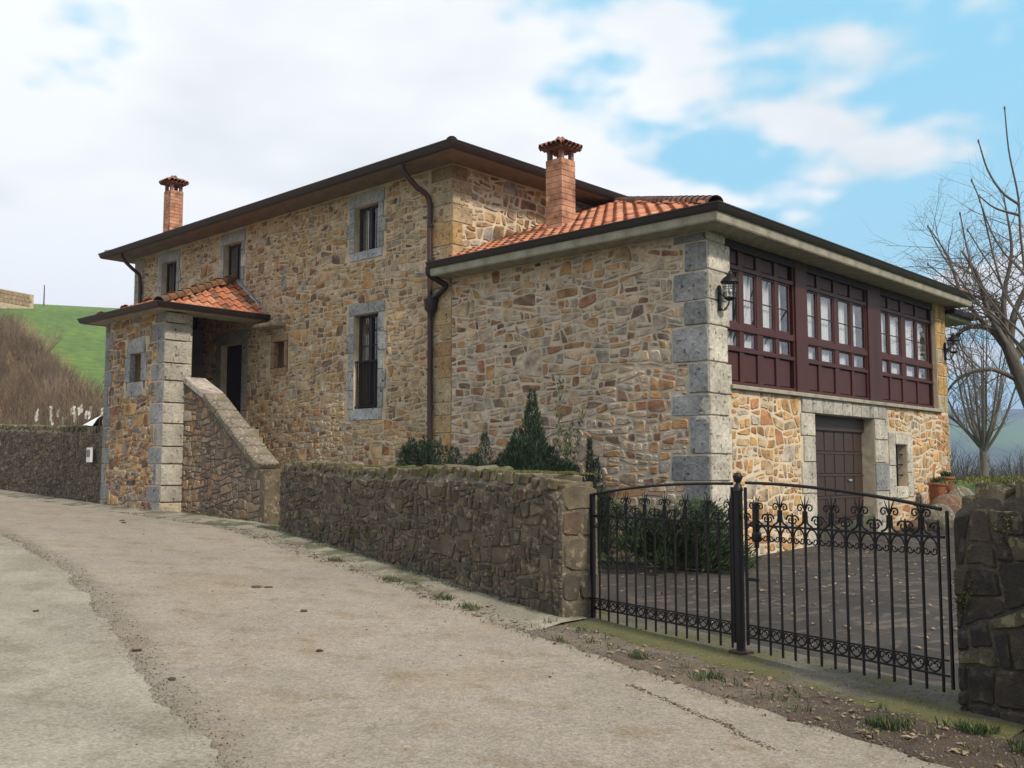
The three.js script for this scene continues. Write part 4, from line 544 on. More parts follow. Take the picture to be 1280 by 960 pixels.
// ================================================================ IRON GATE
const G0 = V3(-4.86, 0, 1.52), G1 = V3(-5.38, 0, 3.62), G2 = V3(-5.93, 0, 5.66);
const scroll = (() => { const memo = {}; return (R0, turns, r) => memo[[R0, turns, r]] ??= (() => { const pts = []; for (let i = 0; i <= 26; i++) { const t = i / 26, a = t * turns * 2 * Math.PI, q = R0 * (1 - .72 * t); pts.push(V3(Math.cos(a) * q, Math.sin(a) * q, 0)); } return tube(pts, r, r * .75, 5, 30); })(); })();
function gateLeaf(a, b, label, flip) {
  const d = b.clone().sub(a), L = d.length(), t = thing('iron_gate_leaf', label, 'gate', 'two leaves of the wrought iron gate', [a.x, 0, a.z]); t.rotation.y = Math.atan2(-d.z, d.x);
  const RY = .93, BY = -.05, add = (n, g) => obj(n, g, M.iron, t), bx = (u0, u1, y0, y1, w = .012) => rbox(u0, u1, y0, y1, -w, w, .003);
  add('hinge_stile', flip ? bx(L - .035, L - .015, -.14, 1.12, .010) : bx(0, .05, -.17, 1.16, .022)); add('meeting_stile', flip ? bx(.0, .022, -.12, 1.26, .011) : bx(L - .085, L - .06, -.12, 1.26, .012));
  add('rail', bx(.03, L - .05, RY - .010, RY + .010, .010)); add('rail', bx(.03, L - .05, BY - .008, BY + .008, .010)); add('rail', bx(.03, L - .05, BY + .10, BY + .114, .010));
  const arch = []; for (let k = 0; k <= 10; k++) { const s = k / 10; arch.push(V3(lerp(.02, L - .07, s), flip ? lerp(1.30, 1.13, s * s * .9 + .1 * s) : lerp(1.15, 1.29, 1 - Math.pow(1 - s, 2.2)), 0)); } add('top_rail', tube(arch, .015, .015, 6, 30));
  const n = 14, sp = (L - .10) / n; const put = (name, g, x, y, sx = 1, sy = 1, rot = 0) => { const c = g.clone(); if (rot) c.rotateZ(rot); if (sx < 0 || sy < 0) { c.scale(sx, sy, 1); if (sx * sy < 0 && c.index) { const ix = c.index.array; for (let k = 0; k < ix.length; k += 3) { const q = ix[k]; ix[k] = ix[k + 1]; ix[k + 1] = q; } c.computeVertexNormals(); } } c.translate(x, y, 0); const m = obj(name, c, M.iron, t); return m; };
  const big = scroll(.062, 1.15, .0085), small = scroll(.036, 1.2, .0075), tiny = scroll(.030, 1.1, .007);
  for (let k = 1; k <= n; k++) {
    const x = .02 + k * sp - sp * .15, tall = k % 2 === (flip ? 1 : 0);
    add('bar', bx(x - .0085, x + .0085, -.17, RY + (tall ? .10 : .02), .0085));
    if (tall) { // spearhead crown with curls, standing on a spreading foot
      add('finial', merge([tube([[x, RY + .05, 0], [x, RY + .14, 0], [x, RY + .27, 0]], .016, .002, 6, 6), tube([[x, RY + .14, 0], [x - .018, RY + .19, 0], [x - .045, RY + .255, 0]], .010, .002, 5, 6), tube([[x, RY + .14, 0], [x + .018, RY + .19, 0], [x + .045, RY + .255, 0]], .010, .002, 5, 6), tube([[x - .075, RY + .012, 0], [x - .028, RY + .04, 0], [x - .016, RY + .14, 0]], .009, .010, 5, 8), tube([[x + .075, RY + .012, 0], [x + .028, RY + .04, 0], [x + .016, RY + .14, 0]], .009, .010, 5, 8)]));
      put('curl', small, x - .052, RY + .165, 1, 1); put('curl', small, x + .052, RY + .165, -1, 1);
      put('scroll', scroll(.045, 1.2, .0085), x - .115, RY + .062, 1, 1, 0); put('scroll', scroll(.045, 1.2, .0085), x + .115, RY + .062, -1, 1, 0);
    } else add('finial', tube([[x, RY, 0], [x, RY + .06, 0], [x, RY + .12, 0]], .014, .006, 6, 5));
    // hanging arch with curls below the rail, and the same in the foot band
    const arc = (y, r, h) => { const p = []; for (let i = 0; i <= 10; i++) { const a = Math.PI * i / 10; p.push(V3(x - sp / 2 + Math.cos(a) * r, y + Math.sin(a) * h - h, 0)); } return tube(p, .0075, .0075, 5, 16); };
    add('arc', arc(RY - .008, sp * .45, .10)); put('curl', tiny, x - sp / 2 - .034, RY - .105, 1, -1); put('curl', tiny, x - sp / 2 + .034, RY - .105, -1, -1);
    const p2 = []; for (let i = 0; i <= 10; i++) { const a = Math.PI * i / 10; p2.push(V3(x - sp / 2 + Math.cos(a) * sp * .44, BY + .10 - Math.sin(a) * .085, 0)); } add('arc', tube(p2, .0075, .0075, 5, 16)); put('curl', tiny, x - sp / 2 - .032, BY + .066, 1, 1); put('curl', tiny, x - sp / 2 + .032, BY + .066, -1, 1);
  }
  return t;
}
const leafA = gateLeaf(G0, G1, 'wrought iron gate leaf hinged on the pier of the garden wall', false), leafB = gateLeaf(G1.clone().add(V3(-.018, 0, .075)), G2, 'wrought iron gate leaf with lock case next to the dark wall of big stones', true);
{ const g = obj('lock_case', [rbox(.11, .155, .86, 1.13, -.03, .03, .015), rbox(.10, .175, .78, .88, -.04, .04, .03), rbox(.12, .155, .73, .79, -.02, .02, .012)], M.iron, leafB); obj('latch_bolt', rbox(.0, .15, .44, .47, -.015, .015, .006), M.iron, leafB); }
{ const t = thing('gate_post', 'square iron gate post topped with a ball between the two gate leaves', 'post', null, [G1.x, H(G1.x, G1.z), G1.z]); t.rotation.y = Math.atan2(-(G2.z - G0.z), G2.x - G0.x); obj('shaft', rbox(-.03, .03, -.1, 1.46, -.03, .03, .008), M.iron, t); const c = new THREE.LatheGeometry([[.0, 1.62], [.03, 1.61], [.046, 1.575], [.03, 1.535], [.018, 1.52], [.03, 1.505], [.044, 1.475], [.048, 1.45]].reverse().map(p => new THREE.Vector2(...p)), 16); obj('ball_finial', c, M.iron, t); obj('foot_plate', rbox(-.08, .08, -.1, .05, -.08, .08, .008), M.pipe, t); }

// ================================================================ LANTERNS
function lantern(x, label) {
  const t = thing('wall_lantern', label, 'lantern', 'black wall lanterns beside the gallery', [x, 4.02, .02]); const add = (n, g, m = M.iron) => obj(n, g, m, t);
  add('back_plate', rbox(-.035, .035, -.10, .30, -.005, .03, .008)); add('bracket', tube([[0, -.06, .02], [0, -.10, .09], [0, -.02, .17], [0, .04, .19]], .012, .012, 6, 16)); add('arm', tube([[0, .18, .02], [0, .13, .08], [0, .05, .19]], .010, .010, 6, 10));
  const Z = .20; add('base', (() => { const g = new THREE.CylinderGeometry(.10, .05, .04, 8); g.translate(0, .06, Z); return g; })()); const posts = []; for (let k = 0; k < 8; k++) { const a = k / 8 * 6.2832 + .39; posts.push(tube([[Math.cos(a) * .085, .08, Z + Math.sin(a) * .085], [Math.cos(a) * .10, .20, Z + Math.sin(a) * .10], [Math.cos(a) * .115, .33, Z + Math.sin(a) * .115]], .006, .006, 4, 3)); } add('cage', merge([...posts, ...[.16, .25].map((y, i) => { const g = new THREE.TorusGeometry(.094 + i * .012, .005, 5, 16); g.rotateX(Math.PI / 2); g.translate(0, y, Z); return g; })]));
  const gl = new THREE.CylinderGeometry(.108, .08, .245, 8, 1, true); gl.translate(0, .205, Z); add('glass', gl, M.glass); const bulb = new THREE.SphereGeometry(.032, 10, 8); bulb.scale(1, 1.4, 1); bulb.translate(0, .19, Z); add('bulb', bulb, M.white);
  const roof = new THREE.LatheGeometry([[.145, .32], [.15, .335], [.10, .40], [.05, .435], [.045, .46], [.022, .475], [.018, .50], [.0, .515]].map(p => new THREE.Vector2(...p)), 8); roof.translate(0, 0, Z); add('cap', roof); return t;
}
lantern(.28, 'black iron lantern on the pale corner blocks of the stone house'); lantern(9.98, 'black iron lantern on the ochre pilaster past the maroon gallery');

// ================================================================ PLANTS
function sprigMesh(n, place, seed, colorF) { // many small leaf blades: place(R) -> [pos, dir, len, wid]
  const R = rngOf(seed), pos = [], cl = [], nor = []; const a = V3(0, 0, 0), s = V3(0, 0, 0);
  for (let i = 0; i < n; i++) { const [p, d, len, wid] = place(R, i); s.set(R() - .5, R() - .5, R() - .5).cross(d).normalize().multiplyScalar(wid); const tip = p.clone().addScaledVector(d, len), mid = p.clone().addScaledVector(d, len * .45); const q = [p, mid.clone().add(s), tip, p, tip, mid.clone().sub(s)]; const c = colorF(R, p); for (const v of q) { pos.push(v.x, v.y, v.z); cl.push(...c); } }
  const g = new THREE.BufferGeometry(); g.setAttribute('position', new THREE.Float32BufferAttribute(pos, 3)); g.setAttribute('color', new THREE.Float32BufferAttribute(cl, 3)); g.computeVertexNormals(); return g;
}
function conifer(x, z, h, r, label, seed, o = {}) {
  const y = H(x, z), t = thing(o.name || 'conifer_shrub', label, 'shrub', 'evergreen shrubs at the foot of the house wall', [x, y, z]); obj('stem', tube([[0, -.05, 0], [.02, h * .4, .01], [0, h * .85, 0]], .04, .008, 6, 6), M.bark, t);
  const R0 = rngOf(seed + 1), lobes = Array.from({ length: o.lobes || 16 }, () => { const a = R0() * 6.283, f = Math.pow(R0(), .7), rr = r * Math.sqrt(R0()) * .8; return { x: Math.cos(a) * rr, z: Math.sin(a) * rr, top: h * (o.round ? .55 + .45 * Math.sqrt(Math.max(0, 1 - (rr / r) ** 2)) : (1 - .58 * rr / r)) * (.74 + .28 * R0()), w: r * (.36 + .26 * R0()) }; }); lobes[0].x = lobes[0].z = 0; lobes[0].top = h; lobes[0].w *= .6;
  obj('foliage', sprigMesh((o.n || 7000) * 2.2 | 0, R => { const L = lobes[Math.floor(R() * lobes.length)], f = Math.pow(R(), .85), yy = L.top * (.06 + .94 * f), a = R() * 6.283, w = L.w * (1.15 - 1.05 * f * f) * (.35 + .65 * Math.sqrt(R())); const p = V3(L.x * (.5 + .5 * Math.min(1, f * 1.6)) + Math.cos(a) * w, yy, L.z * (.5 + .5 * Math.min(1, f * 1.6)) + Math.sin(a) * w); const d = V3(Math.cos(a) * (o.fan || .55) + L.x * .3, 1, Math.sin(a) * (o.fan || .55) + L.z * .3).normalize(); return [p, d, .04 + .06 * R(), .004 + .005 * R()]; }, seed, (R, p) => { const f = .5 + .9 * R(), y = R() < .22 ? 1.7 : 1; return [.018 * f * y, .036 * f * y, .017 * f]; }), M.leaf, t); return t;
}
conifer(-1.0, -5.42, 1.95, .74, 'rounded dark evergreen shrub at the foot of the downpipe', 401, { round: true, n: 16000, fan: .9, lobes: 26 });
conifer(-1.0, -3.90, 2.0, .78, 'short dark conifer leaning beside the tallest conifer', 402, { n: 16000, lobes: 22 });
conifer(-1.0, -2.80, 2.72, .92, 'tallest pointed dark conifer behind the garden wall', 403, { n: 34000, lobes: 34 });
conifer(-1.0, -1.58, 1.90, .36, 'slim small conifer near the pier end of the garden wall', 404, { n: 7000, lobes: 10 });
{ const t = thing('leggy_shrub', 'thin leggy shrub with sparse leaves behind the tallest conifer', 'shrub', null, [-.75, H(-.75, -2.4), -2.42]), R = rngOf(407), st = []; const stems = [[-.02, 3.0, .02], [.25, 2.45, .3], [.1, 2.2, .16], [-.1, 2.0, .25]].map(([a, h, b]) => [V3(0, .1, 0), V3(a * .5, h * .5, b * .4), V3(a, h, b)]); stems.forEach(s => st.push(tube(s, .014, .004, 5, 8))); obj('stems', st, M.twig, t); obj('foliage', sprigMesh(700, R2 => { const s = stems[Math.floor(R2() * 4)], f = .35 + .65 * R2(), p = s[0].clone().lerp(s[2], f).add(V3((R2() - .5) * .10, 0, (R2() - .5) * .10)); return [p, V3(R2() - .5, .6, R2() - .5).normalize(), .05 + .04 * R2(), .012]; }, 408, R2 => { const f = .7 + .6 * R2(); return [.06 * f, .075 * f, .022 * f]; }), M.leaf, t); }
{ const x = -1.2, z = .0, t = thing('spreading_juniper', 'wide dark spreading juniper behind the gate by the house corner', 'shrub', null, [x, H(x, z), z]); const R0 = rngOf(411), fr = Array.from({ length: 70 }, () => { const a = R0() * 6.283, e = .02 + 1.25 * R0(), L = .60 + .38 * R0(); return [a, e, L]; }); obj('branches', fr.slice(0, 30).map(([a, e, L]) => tube([[0, .05, 0], [Math.cos(a) * L * Math.cos(e) * .5, L * Math.sin(e) * .6, Math.sin(a) * L * Math.cos(e) * .5], [Math.cos(a) * L * Math.cos(e), L * Math.sin(e), Math.sin(a) * L * Math.cos(e)]], .018, .004, 4, 5)), M.twig, t);
  obj('foliage', sprigMesh(20000, R => { const [a, e, L] = fr[Math.floor(R() * 70)], f = .10 + .94 * Math.sqrt(R()), p = V3(Math.cos(a) * L * (Math.cos(e) * f + .22), .04 + L * Math.sin(e) * f * (1.12 - .12 * f), Math.sin(a) * L * (Math.cos(e) * f + .22)).add(V3((R() - .5) * .2, (R() - .5) * .14, (R() - .5) * .2)); return [p, V3(Math.cos(a) * .8 + (R() - .5), .55 + (R() - .2) * .6, Math.sin(a) * .8 + (R() - .5)).normalize(), .07 + .08 * R(), .006 + .006 * R()]; }, 412, R => { const f = .5 + 1.0 * R(), y = R() < .25 ? 1.8 : 1; return [.030 * f * y, .052 * f * y, .020 * f]; }), M.leaf, t); }
// flower pots and boulders against the far end of the front wall
[[8.15, .42, .20, 'terracotta flower pot on rocks beside the slit window'], [8.85, .36, .17, 'smaller terracotta flower pot by the end of the front wall']].forEach(([x, z, r, label], i) => { const y = H(x, z) + .42, t = thing('flower_pot', label, 'flower pot', null, [x, y, z]); obj('pot', new THREE.LatheGeometry([[0, 0], [r * .65, 0], [r * .9, r * 1.5], [r, r * 1.5], [r, r * 1.8], [r * .88, r * 1.8], [r * .84, r * 1.6], [0, r * 1.55]].map(p => new THREE.Vector2(...p)), 18), M.clay, t); obj('plant', sprigMesh(160, R => [V3((R() - .5) * r, r * 1.55, (R() - .5) * r), V3(R() - .5, 1, R() - .5).normalize(), .10 + .1 * R(), .012], 420 + i, R => [.03, .05 + .03 * R(), .02]), M.leaf, t); });
[[7.55, .60, .42, 'mossy grey boulder below the slit window'], [8.3, .55, .46, 'brown flat boulder carrying the flower pots'], [9.1, .5, .40, 'boulder at the foot of the pilaster'], [7.0, .42, .22, 'small stone beside the garage jamb']].forEach(([x, z, r, label], i) => { const g = new THREE.IcosahedronGeometry(r, 3), p = g.attributes.position; for (let k = 0; k < p.count; k++) { const v = V3(p.getX(k), p.getY(k), p.getZ(k)), n = 1 + .35 * (fbm(v.x * 4 + i * 9, v.y * 4 + v.z * 4, 431, 3) - .5); p.setXYZ(k, v.x * n * 1.2, v.y * n * .8, v.z * n * .8); } const gg = mergeVertices((g.deleteAttribute('normal'), g.deleteAttribute('uv'), g)); gg.computeVertexNormals(); boxUV(gg); const m = obj('boulder', paint(gg, i % 2 ? [.20, .13, .09] : [.20, .19, .15]), M.old); m.position.set(x, H(x, z) + r * .35, z); tag(m, label, 'boulder'); });

// grass tufts
function grassTuft(list, seed, name, label, hgt = .12) { const g = sprigMesh(list.reduce((a, q) => a + q[3], 0), (() => { const flat = []; list.forEach(q => { for (let k = 0; k < q[3]; k++) flat.push(q); }); return (R, i) => { const q = flat[i], a = R() * 6.283, rr = q[2] * Math.sqrt(R()), x = q[0] + Math.cos(a) * rr * .6, z = q[1] + Math.sin(a) * rr; return [V3(x, H(x, z) + .005, z), V3((R() - .5) * 1.1, 1, (R() - .5) * 1.1).normalize(), hgt * (.5 + .8 * R()), .004 + .003 * R()]; }; })(), seed, R => { const f = .5 + .8 * R(), b = R() < .25; return b ? [.15 * f, .12 * f, .05 * f] : [.040 * f, .075 * f, .020 * f]; }); const m = stuff(obj(name, g, M.leaf)); tag(m, label, 'grass'); }
grassTuft([[-6.75, 6.55, .30, 900], [-7.0, 7.0, .4, 1200], [-6.55, 6.0, .12, 200], [-6.85, 5.55, .14, 220], [-6.4, 4.0, .07, 50], [-6.2, 3.1, .10, 90], ...Array.from({ length: 34 }, (_, k) => { const z = 1.4 + 5.2 * hash2(k, 3, 5), q = hash2(k, 7, 5); return [xw(z) - .15 - .75 * q, z, .05 + .06 * hash2(k, 9, 5), 5 + Math.floor(12 * hash2(k, 11, 5))]; })], 441, 'verge_grass', 'green grass tufts on the verge below the iron gate', .075);
{ const l = []; const R = rngOf(443); for (let z = -8.6; z < 1.3; z += .14) if (R() < .55) l.push([xw(z) - .06 - .08 * R(), z, .08 + .1 * R(), 14 + Math.floor(50 * R() * R())]); for (let z = -12; z < -9.4; z += .2) l.push([-2.05 - .15 * R(), z, .14, 50]); for (const z of [-3.3, -1.5, -.2, .4]) l.push([roadEdge(z) + .12, z, .14, 110]); grassTuft(l, 445, 'footpath_weeds', 'weeds and grass along the foot of the garden wall', .07); }
{ const l = [], R = rngOf(447); for (let k = 0; k < 420; k++) { const x = 10.6 + 16 * R(), z = -6 + 14 * R(); l.push([x, z, .5, 26]); } grassTuft(l, 449, 'meadow_grass', 'short green meadow grass past the house end', .10); }
// droppings, leaves and grit on the lane
{ const R = rngOf(451), list = []; const bit = (x, z, s) => { const g = new THREE.IcosahedronGeometry(s, 1), p = g.attributes.position; for (let k = 0; k < p.count; k++) { const n = .75 + .5 * hash2(Math.round(p.getX(k) * 900), Math.round(p.getZ(k) * 900 + p.getY(k) * 500), 3); p.setXYZ(k, p.getX(k) * n * 1.3, p.getY(k) * n * .4, p.getZ(k) * n); } g.rotateY(R() * 6); g.translate(x, H(x, z) + s * .2, z); const f = .5 + R(); list.push(paint(g, [.075 * f, .05 * f, .032 * f])); };
  [[-6.73, -2.0, .045], [-6.62, -1.92, .035], [-9.28, .2, .032], [-7.13, -.48, .035], [-8.06, 1.07, .03], [-9.29, -1.86, .03], [-4.1, -10.9, .045], [-4.3, -10.4, .04], [-9.5, 1.2, .03]].forEach(q => bit(...q)); for (let k = 0; k < 230; k++) { const z = -9 + 16 * R(), x = lerp(slabX(z) - 2, roadEdge(z) - .05, R()); bit(x, z, .004 + .011 * R() * R()); } { const P = [[-7.03, 3.6], [-7.12, 3.85], [-7.3, 4.25], [-7.42, 4.45], [-7.48, 4.71], [-7.66, 4.95], [-7.8, 5.25]]; for (let k = 0; k < 420; k++) { const f = R() * 5.999, i = Math.floor(f), t = f - i, sp = .015 + .05 * R() * R(); bit(lerp(P[i][0], P[i + 1][0], t) + (R() - .5) * 2 * sp, lerp(P[i][1], P[i + 1][1], t) + (R() - .5) * .08, .003 + .008 * R() * R()); } }
  for (let k = 0; k < 420; k++) { const z = -9 + 16 * R(), d = (R() - .45) * .5; bit(slabX(z) + d, z, .004 + .009 * R() * R()); }
  for (let k = 0; k < 260; k++) { const z = -8 + 15 * R(); bit(roadEdge(z) + .45 * R(), z, .008 + .02 * R()); }
  tag(stuff(obj('road_litter', list, M.litter)), 'dung crumbs, dead leaves and grit scattered on the lane', 'litter'); }

// loose gravel on the verge, footpath and beside the apron; dead leaves in the yard
{ const R = rngOf(461), P = []; const put = (x, z, s, dy = .01) => P.push([x, H(x, z) + dy, z, s]);
  for (let k = 0; k < 2600; k++) { const z = 1.2 + 7.5 * R(), t = R(); put(lerp(roadEdge(z) - .12, xw(z) - .05, Math.pow(t, .8)), z, .004 + .012 * R() * R() * R() + .002, .014); } for (let k = 0; k < 2600; k++) { const z = -13 + 14.5 * R(); put(lerp(roadEdge(z) - .1, xw(z) - .03, Math.pow(R(), 1.4)), z, .004 + .010 * R() * R(), .018); } for (let k = 0; k < 2600; k++) { const z = -9 + 14 * R(); put(slabX(z) + (R() - .35) * .5 * R(), z, .003 + .006 * R() * R(), .006); } for (let k = 0; k < 900; k++) { const z = 1.4 + 4.4 * R(); put(xw(z) + .9 * R() - .1, z, .003 + .006 * R() * R(), .028); }
  const m = new THREE.InstancedMesh(new THREE.IcosahedronGeometry(1, 0), new THREE.MeshStandardMaterial({ roughness: 1 }), P.length), q = new THREE.Matrix4(), c = new THREE.Color(); P.forEach(([x, y, z, s], i) => { q.makeRotationFromEuler(new THREE.Euler(R() * 6, R() * 6, R() * 6)); q.scale(V3(s * (.7 + .8 * R()), s * .7, s)); q.setPosition(x, y - s * .2, z); m.setMatrixAt(i, q); const f = .4 + 1.1 * R(); c.setRGB(.15 * f, .13 * f, .105 * f); m.setColorAt(i, c); }); m.name = 'loose_gravel'; m.castShadow = m.receiveShadow = true; scene.add(m); stuff(m); tag(m, 'loose gravel strewn along the verge and footpath edges', 'gravel');
  const lf = new THREE.PlaneGeometry(1, 1, 2, 1); lf.rotateX(-Math.PI / 2); { const p = lf.attributes.position; for (let k = 0; k < p.count; k++) { if (Math.abs(p.getX(k)) > .4) p.setZ(k, p.getZ(k) * .25); else p.setY(k, .12); } lf.computeVertexNormals(); }
  const L = []; for (let k = 0; k < 900; k++) { const z = -3 + 11 * R(), x = xw(z) + .8 + 10 * Math.pow(R(), .8); if (x > -.1 && z < .25) continue; L.push([x, z]); } for (let k = 0; k < 420; k++) { const z = -8 + 15 * R(); L.push([lerp(roadEdge(z), xw(z) - .05, R()), z]); }
  const ml = new THREE.InstancedMesh(lf, new THREE.MeshStandardMaterial({ roughness: 1, side: THREE.DoubleSide }), L.length); L.forEach(([x, z], i) => { q.makeRotationFromEuler(new THREE.Euler((R() - .5) * .5, R() * 6.28, (R() - .5) * .5)); const s = .03 + .06 * R(); q.scale(V3(s, s, s * .45)); q.setPosition(x, H(x, z) + .022, z); ml.setMatrixAt(i, q); const f = .5 + .9 * R(); c.setRGB(.26 * f, .185 * f, .11 * f); ml.setColorAt(i, c); }); ml.name = 'dead_leaves'; ml.castShadow = ml.receiveShadow = true; scene.add(ml); stuff(ml); tag(ml, 'dead leaves scattered over the yard paving and footpath', 'leaves'); }

// ================================================================ BARE TREES
function growTree(t, trunk, limbs, o) { // trunk/limbs: arrays of {pts, r0, r1}; twigs grow from limbs
  const R = rngOf(o.seed), fine = []; const sub = (p0, dir, len, r, depth) => { const d = dir.clone().normalize(), p = [p0.clone()]; let q = p0.clone(), dd = d.clone(); const n = 3; for (let i = 0; i < n; i++) { dd.add(V3((R() - .5) * .5, (R() - .5) * .3 + o.rise * .25, (R() - .5) * .5)).normalize(); q = q.clone().addScaledVector(dd, len / n); p.push(q); } fine.push(tube(p, r, r * .45, depth > 1 ? 3 : 4, 4)); if (depth < o.depth) { const k = o.kids; for (let i = 0; i < k; i++) { const f = .25 + .75 * (i + R()) / k, at = p[0].clone().lerp(p[3], 0); const seg = Math.min(2, Math.floor(f * 3)), pt = p[seg].clone().lerp(p[seg + 1], f * 3 - seg); const side = V3(R() - .5, R() - .5, R() - .5).cross(dd).normalize(); sub(pt, dd.clone().multiplyScalar(.8).addScaledVector(side, .75), len * (.5 + .25 * R()), r * .5, depth + 1); } } };
  obj('trunk', trunk.map(b => tube(b.pts, b.r0, b.r1, 9, b.pts.length * 4)), o.bark, t);
  limbs.forEach(b => obj('limb', tube(b.pts, b.r0, b.r1, 6, b.pts.length * 4), o.bark, t));
  limbs.forEach(b => { const cv = new THREE.CatmullRomCurve3(b.pts.map(p => V3(...p))), n = b.tw ?? o.tw; for (let k = 0; k < n; k++) { const f = .18 + .82 * (k + R()) / n, p = cv.getPointAt(Math.min(1, f)), tg = cv.getTangentAt(Math.min(1, f)), side = V3(R() - .5, R() - .5 + o.rise, R() - .5).cross(tg).normalize(); sub(p, tg.clone().multiplyScalar(.5).add(side).add(V3(0, o.rise, 0)), o.len * (.6 + .6 * R()), Math.min(.016, lerp(b.r0, b.r1, f) * .3 + .003), 0); } });
  if (fine.length) stuff(obj('twigs', fine, M.twig, t));
}
// pollarded tree just past the house end
{ const t = thing('bare_arching_tree', 'gnarled bare tree with arching limbs just past the house end', 'tree', null, [12.7, H(12.7, 1.2), 1.2]); const b = [0, 0, 0];
  growTree(t, [{ pts: [[.06, -.3, .55], [.02, .9, .15], [-.08, 2.2, -.28], [-.18, 3.3, -.60]], r0: .25, r1: .14 }], [
    { pts: [[-.16, 3.2, -.58], [-.30, 3.75, -1.0], [-.45, 3.75, -1.5], [-.55, 3.2, -1.9]], r0: .11, r1: .03 }, { pts: [[-.10, 2.9, -.48], [.1, 3.9, -.75], [.1, 4.6, -1.3], [0, 4.5, -2.0]], r0: .10, r1: .025 },
    { pts: [[-.16, 3.1, -.58], [.0, 4.1, -.45], [.2, 5.0, -.1], [.3, 6.0, .1]], r0: .11, r1: .02 }, { pts: [[-.10, 2.9, -.5], [.6, 3.9, .1], [1.2, 4.6, .7], [1.6, 5.6, 1.1]], r0: .10, r1: .02 }, { pts: [[-.16, 3.2, -.58], [-.6, 4.2, -.9], [-.9, 5.0, -1.0], [-1.0, 5.6, -1.3]], r0: .10, r1: .025 }, { pts: [[-.05, 2.4, -.35], [-.6, 2.7, -.9], [-.9, 2.5, -1.5], [-1.2, 1.9, -1.9]], r0: .07, r1: .02 }, { pts: [[-.16, 3.2, -.58], [-.3, 4.4, -.6], [-.2, 5.6, -.4], [-.3, 7.0, -.5]], r0: .08, r1: .015 }, { pts: [[-.1, 3.0, -.5], [.5, 4.4, .3], [.7, 5.8, .6], [.8, 7.4, .7]], r0: .08, r1: .015 }, { pts: [[-.3, 3.75, -1.0], [-.5, 4.6, -1.5], [-.5, 5.6, -1.8], [-.6, 6.4, -2.2]], r0: .06, r1: .012 }, { pts: [[-.14, 3.2, -.6], [.5, 4.4, -1.0], [1.0, 5.0, -1.5], [1.2, 5.8, -1.9]], r0: .09, r1: .025 }
  ], { seed: 501, bark: M.bark, tw: 15, len: 1.2, rise: .10, depth: 2, kids: 4 }); }
// young ash with long budded shoots, rooted right of the yard
{ const X = 6.54, Z = 3.33, t = thing('bare_ash_tree', 'bare young tree with long upright budded shoots right of the yard', 'tree', null, [X, 1.15, Z]);
  const S = [[[-.2, 1.3, -.15], [-.65, 1.92, -.24], [-.71, 2.4, -.46], [-.83, 2.94, -.88], [-.92, 3.31, -1.15], [-1.02, 3.82, -1.44], [-1.1, 4.25, -1.68], [-1.18, 4.8, -1.89]], [[-.2, 1.3, -.15], [-.83, 2.12, -.18], [-.89, 2.63, -.4], [-.97, 3.0, -.7], [-1.05, 3.38, -.93], [-1.11, 3.77, -1.13], [-1.14, 4.22, -1.21], [-1.17, 4.94, -1.31]], [[-.1, 1.4, -.15], [-.4, 2.22, -.16], [-.48, 2.82, -.45], [-.55, 3.35, -.71], [-.62, 3.89, -.93], [-.67, 4.25, -1.11], [-.74, 4.72, -1.33]], [[-.65, 1.92, -.2], [-.83, 3.0, -.47], [-.89, 3.37, -.67], [-.93, 3.97, -.81], [-.96, 4.57, -.91], [-1.0, 5.17, -1.01], [-1.03, 5.56, -1.13]], [[-.7, 2.3, -.1], [-.91, 3.61, -.29], [-1.01, 4.15, -.64], [-1.06, 4.53, -.81], [-1.11, 5.14, -.98]], [[-.1, 1.3, -.15], [-.42, 2.37, -.28], [-.47, 3.84, -.45], [-.48, 4.58, -.5], [-.48, 5.26, -.51], [-.52, 6.1, -.62], [-.53, 6.94, -.66]], [[-.48, 5.1, -.5], [-.5, 5.35, -.75], [-.55, 5.8, -.98], [-.6, 6.4, -1.12]], [[-.48, 4.9, -.5], [-.55, 5.1, -.9], [-.6, 5.35, -1.14]], [[-.05, 1.3, -.2], [-.0, 1.84, -.44], [-.11, 3.06, -1.03], [-.25, 3.48, -1.47], [-.37, 3.89, -1.85], [-.49, 4.23, -2.17]], [[-.2, 1.5, -.1], [-.64, 1.91, -.11], [-.66, 3.2, -.18], [-.66, 4.36, -.19], [-.66, 5.82, -.18]], [[-.05, 1.3, -.1], [-.14, 3.24, .07], [-.08, 4.38, .3], [-.05, 6.12, .43]], [[0, 1.3, 0], [.5, 2.8, .5], [.8, 4.4, .9], [.9, 6.0, 1.0]]];
  obj('trunk', tube([[.05, -1.3, .1], [.02, -.2, 0], [-.06, .8, -.08], [-.14, 1.6, -.15]], .15, .10, 9, 12), M.bark, t); S.forEach((s, i) => { const L = obj('shoot', tube(s, i === 5 ? .036 : .028, .011, 6, 30), M.bark, t); const e = s[s.length - 1], b = new THREE.SphereGeometry(.019, 7, 6); b.scale(1, 2.2, 1); b.translate(...e); obj('bud', b, M.twig, L); const cv = new THREE.CatmullRomCurve3(s.map(p => V3(...p))); for (const f of [.72, .86]) { const q = cv.getPointAt(f), c = new THREE.SphereGeometry(.019, 6, 5); c.translate(q.x, q.y, q.z); obj('bud', c, M.twig, L); } }); }
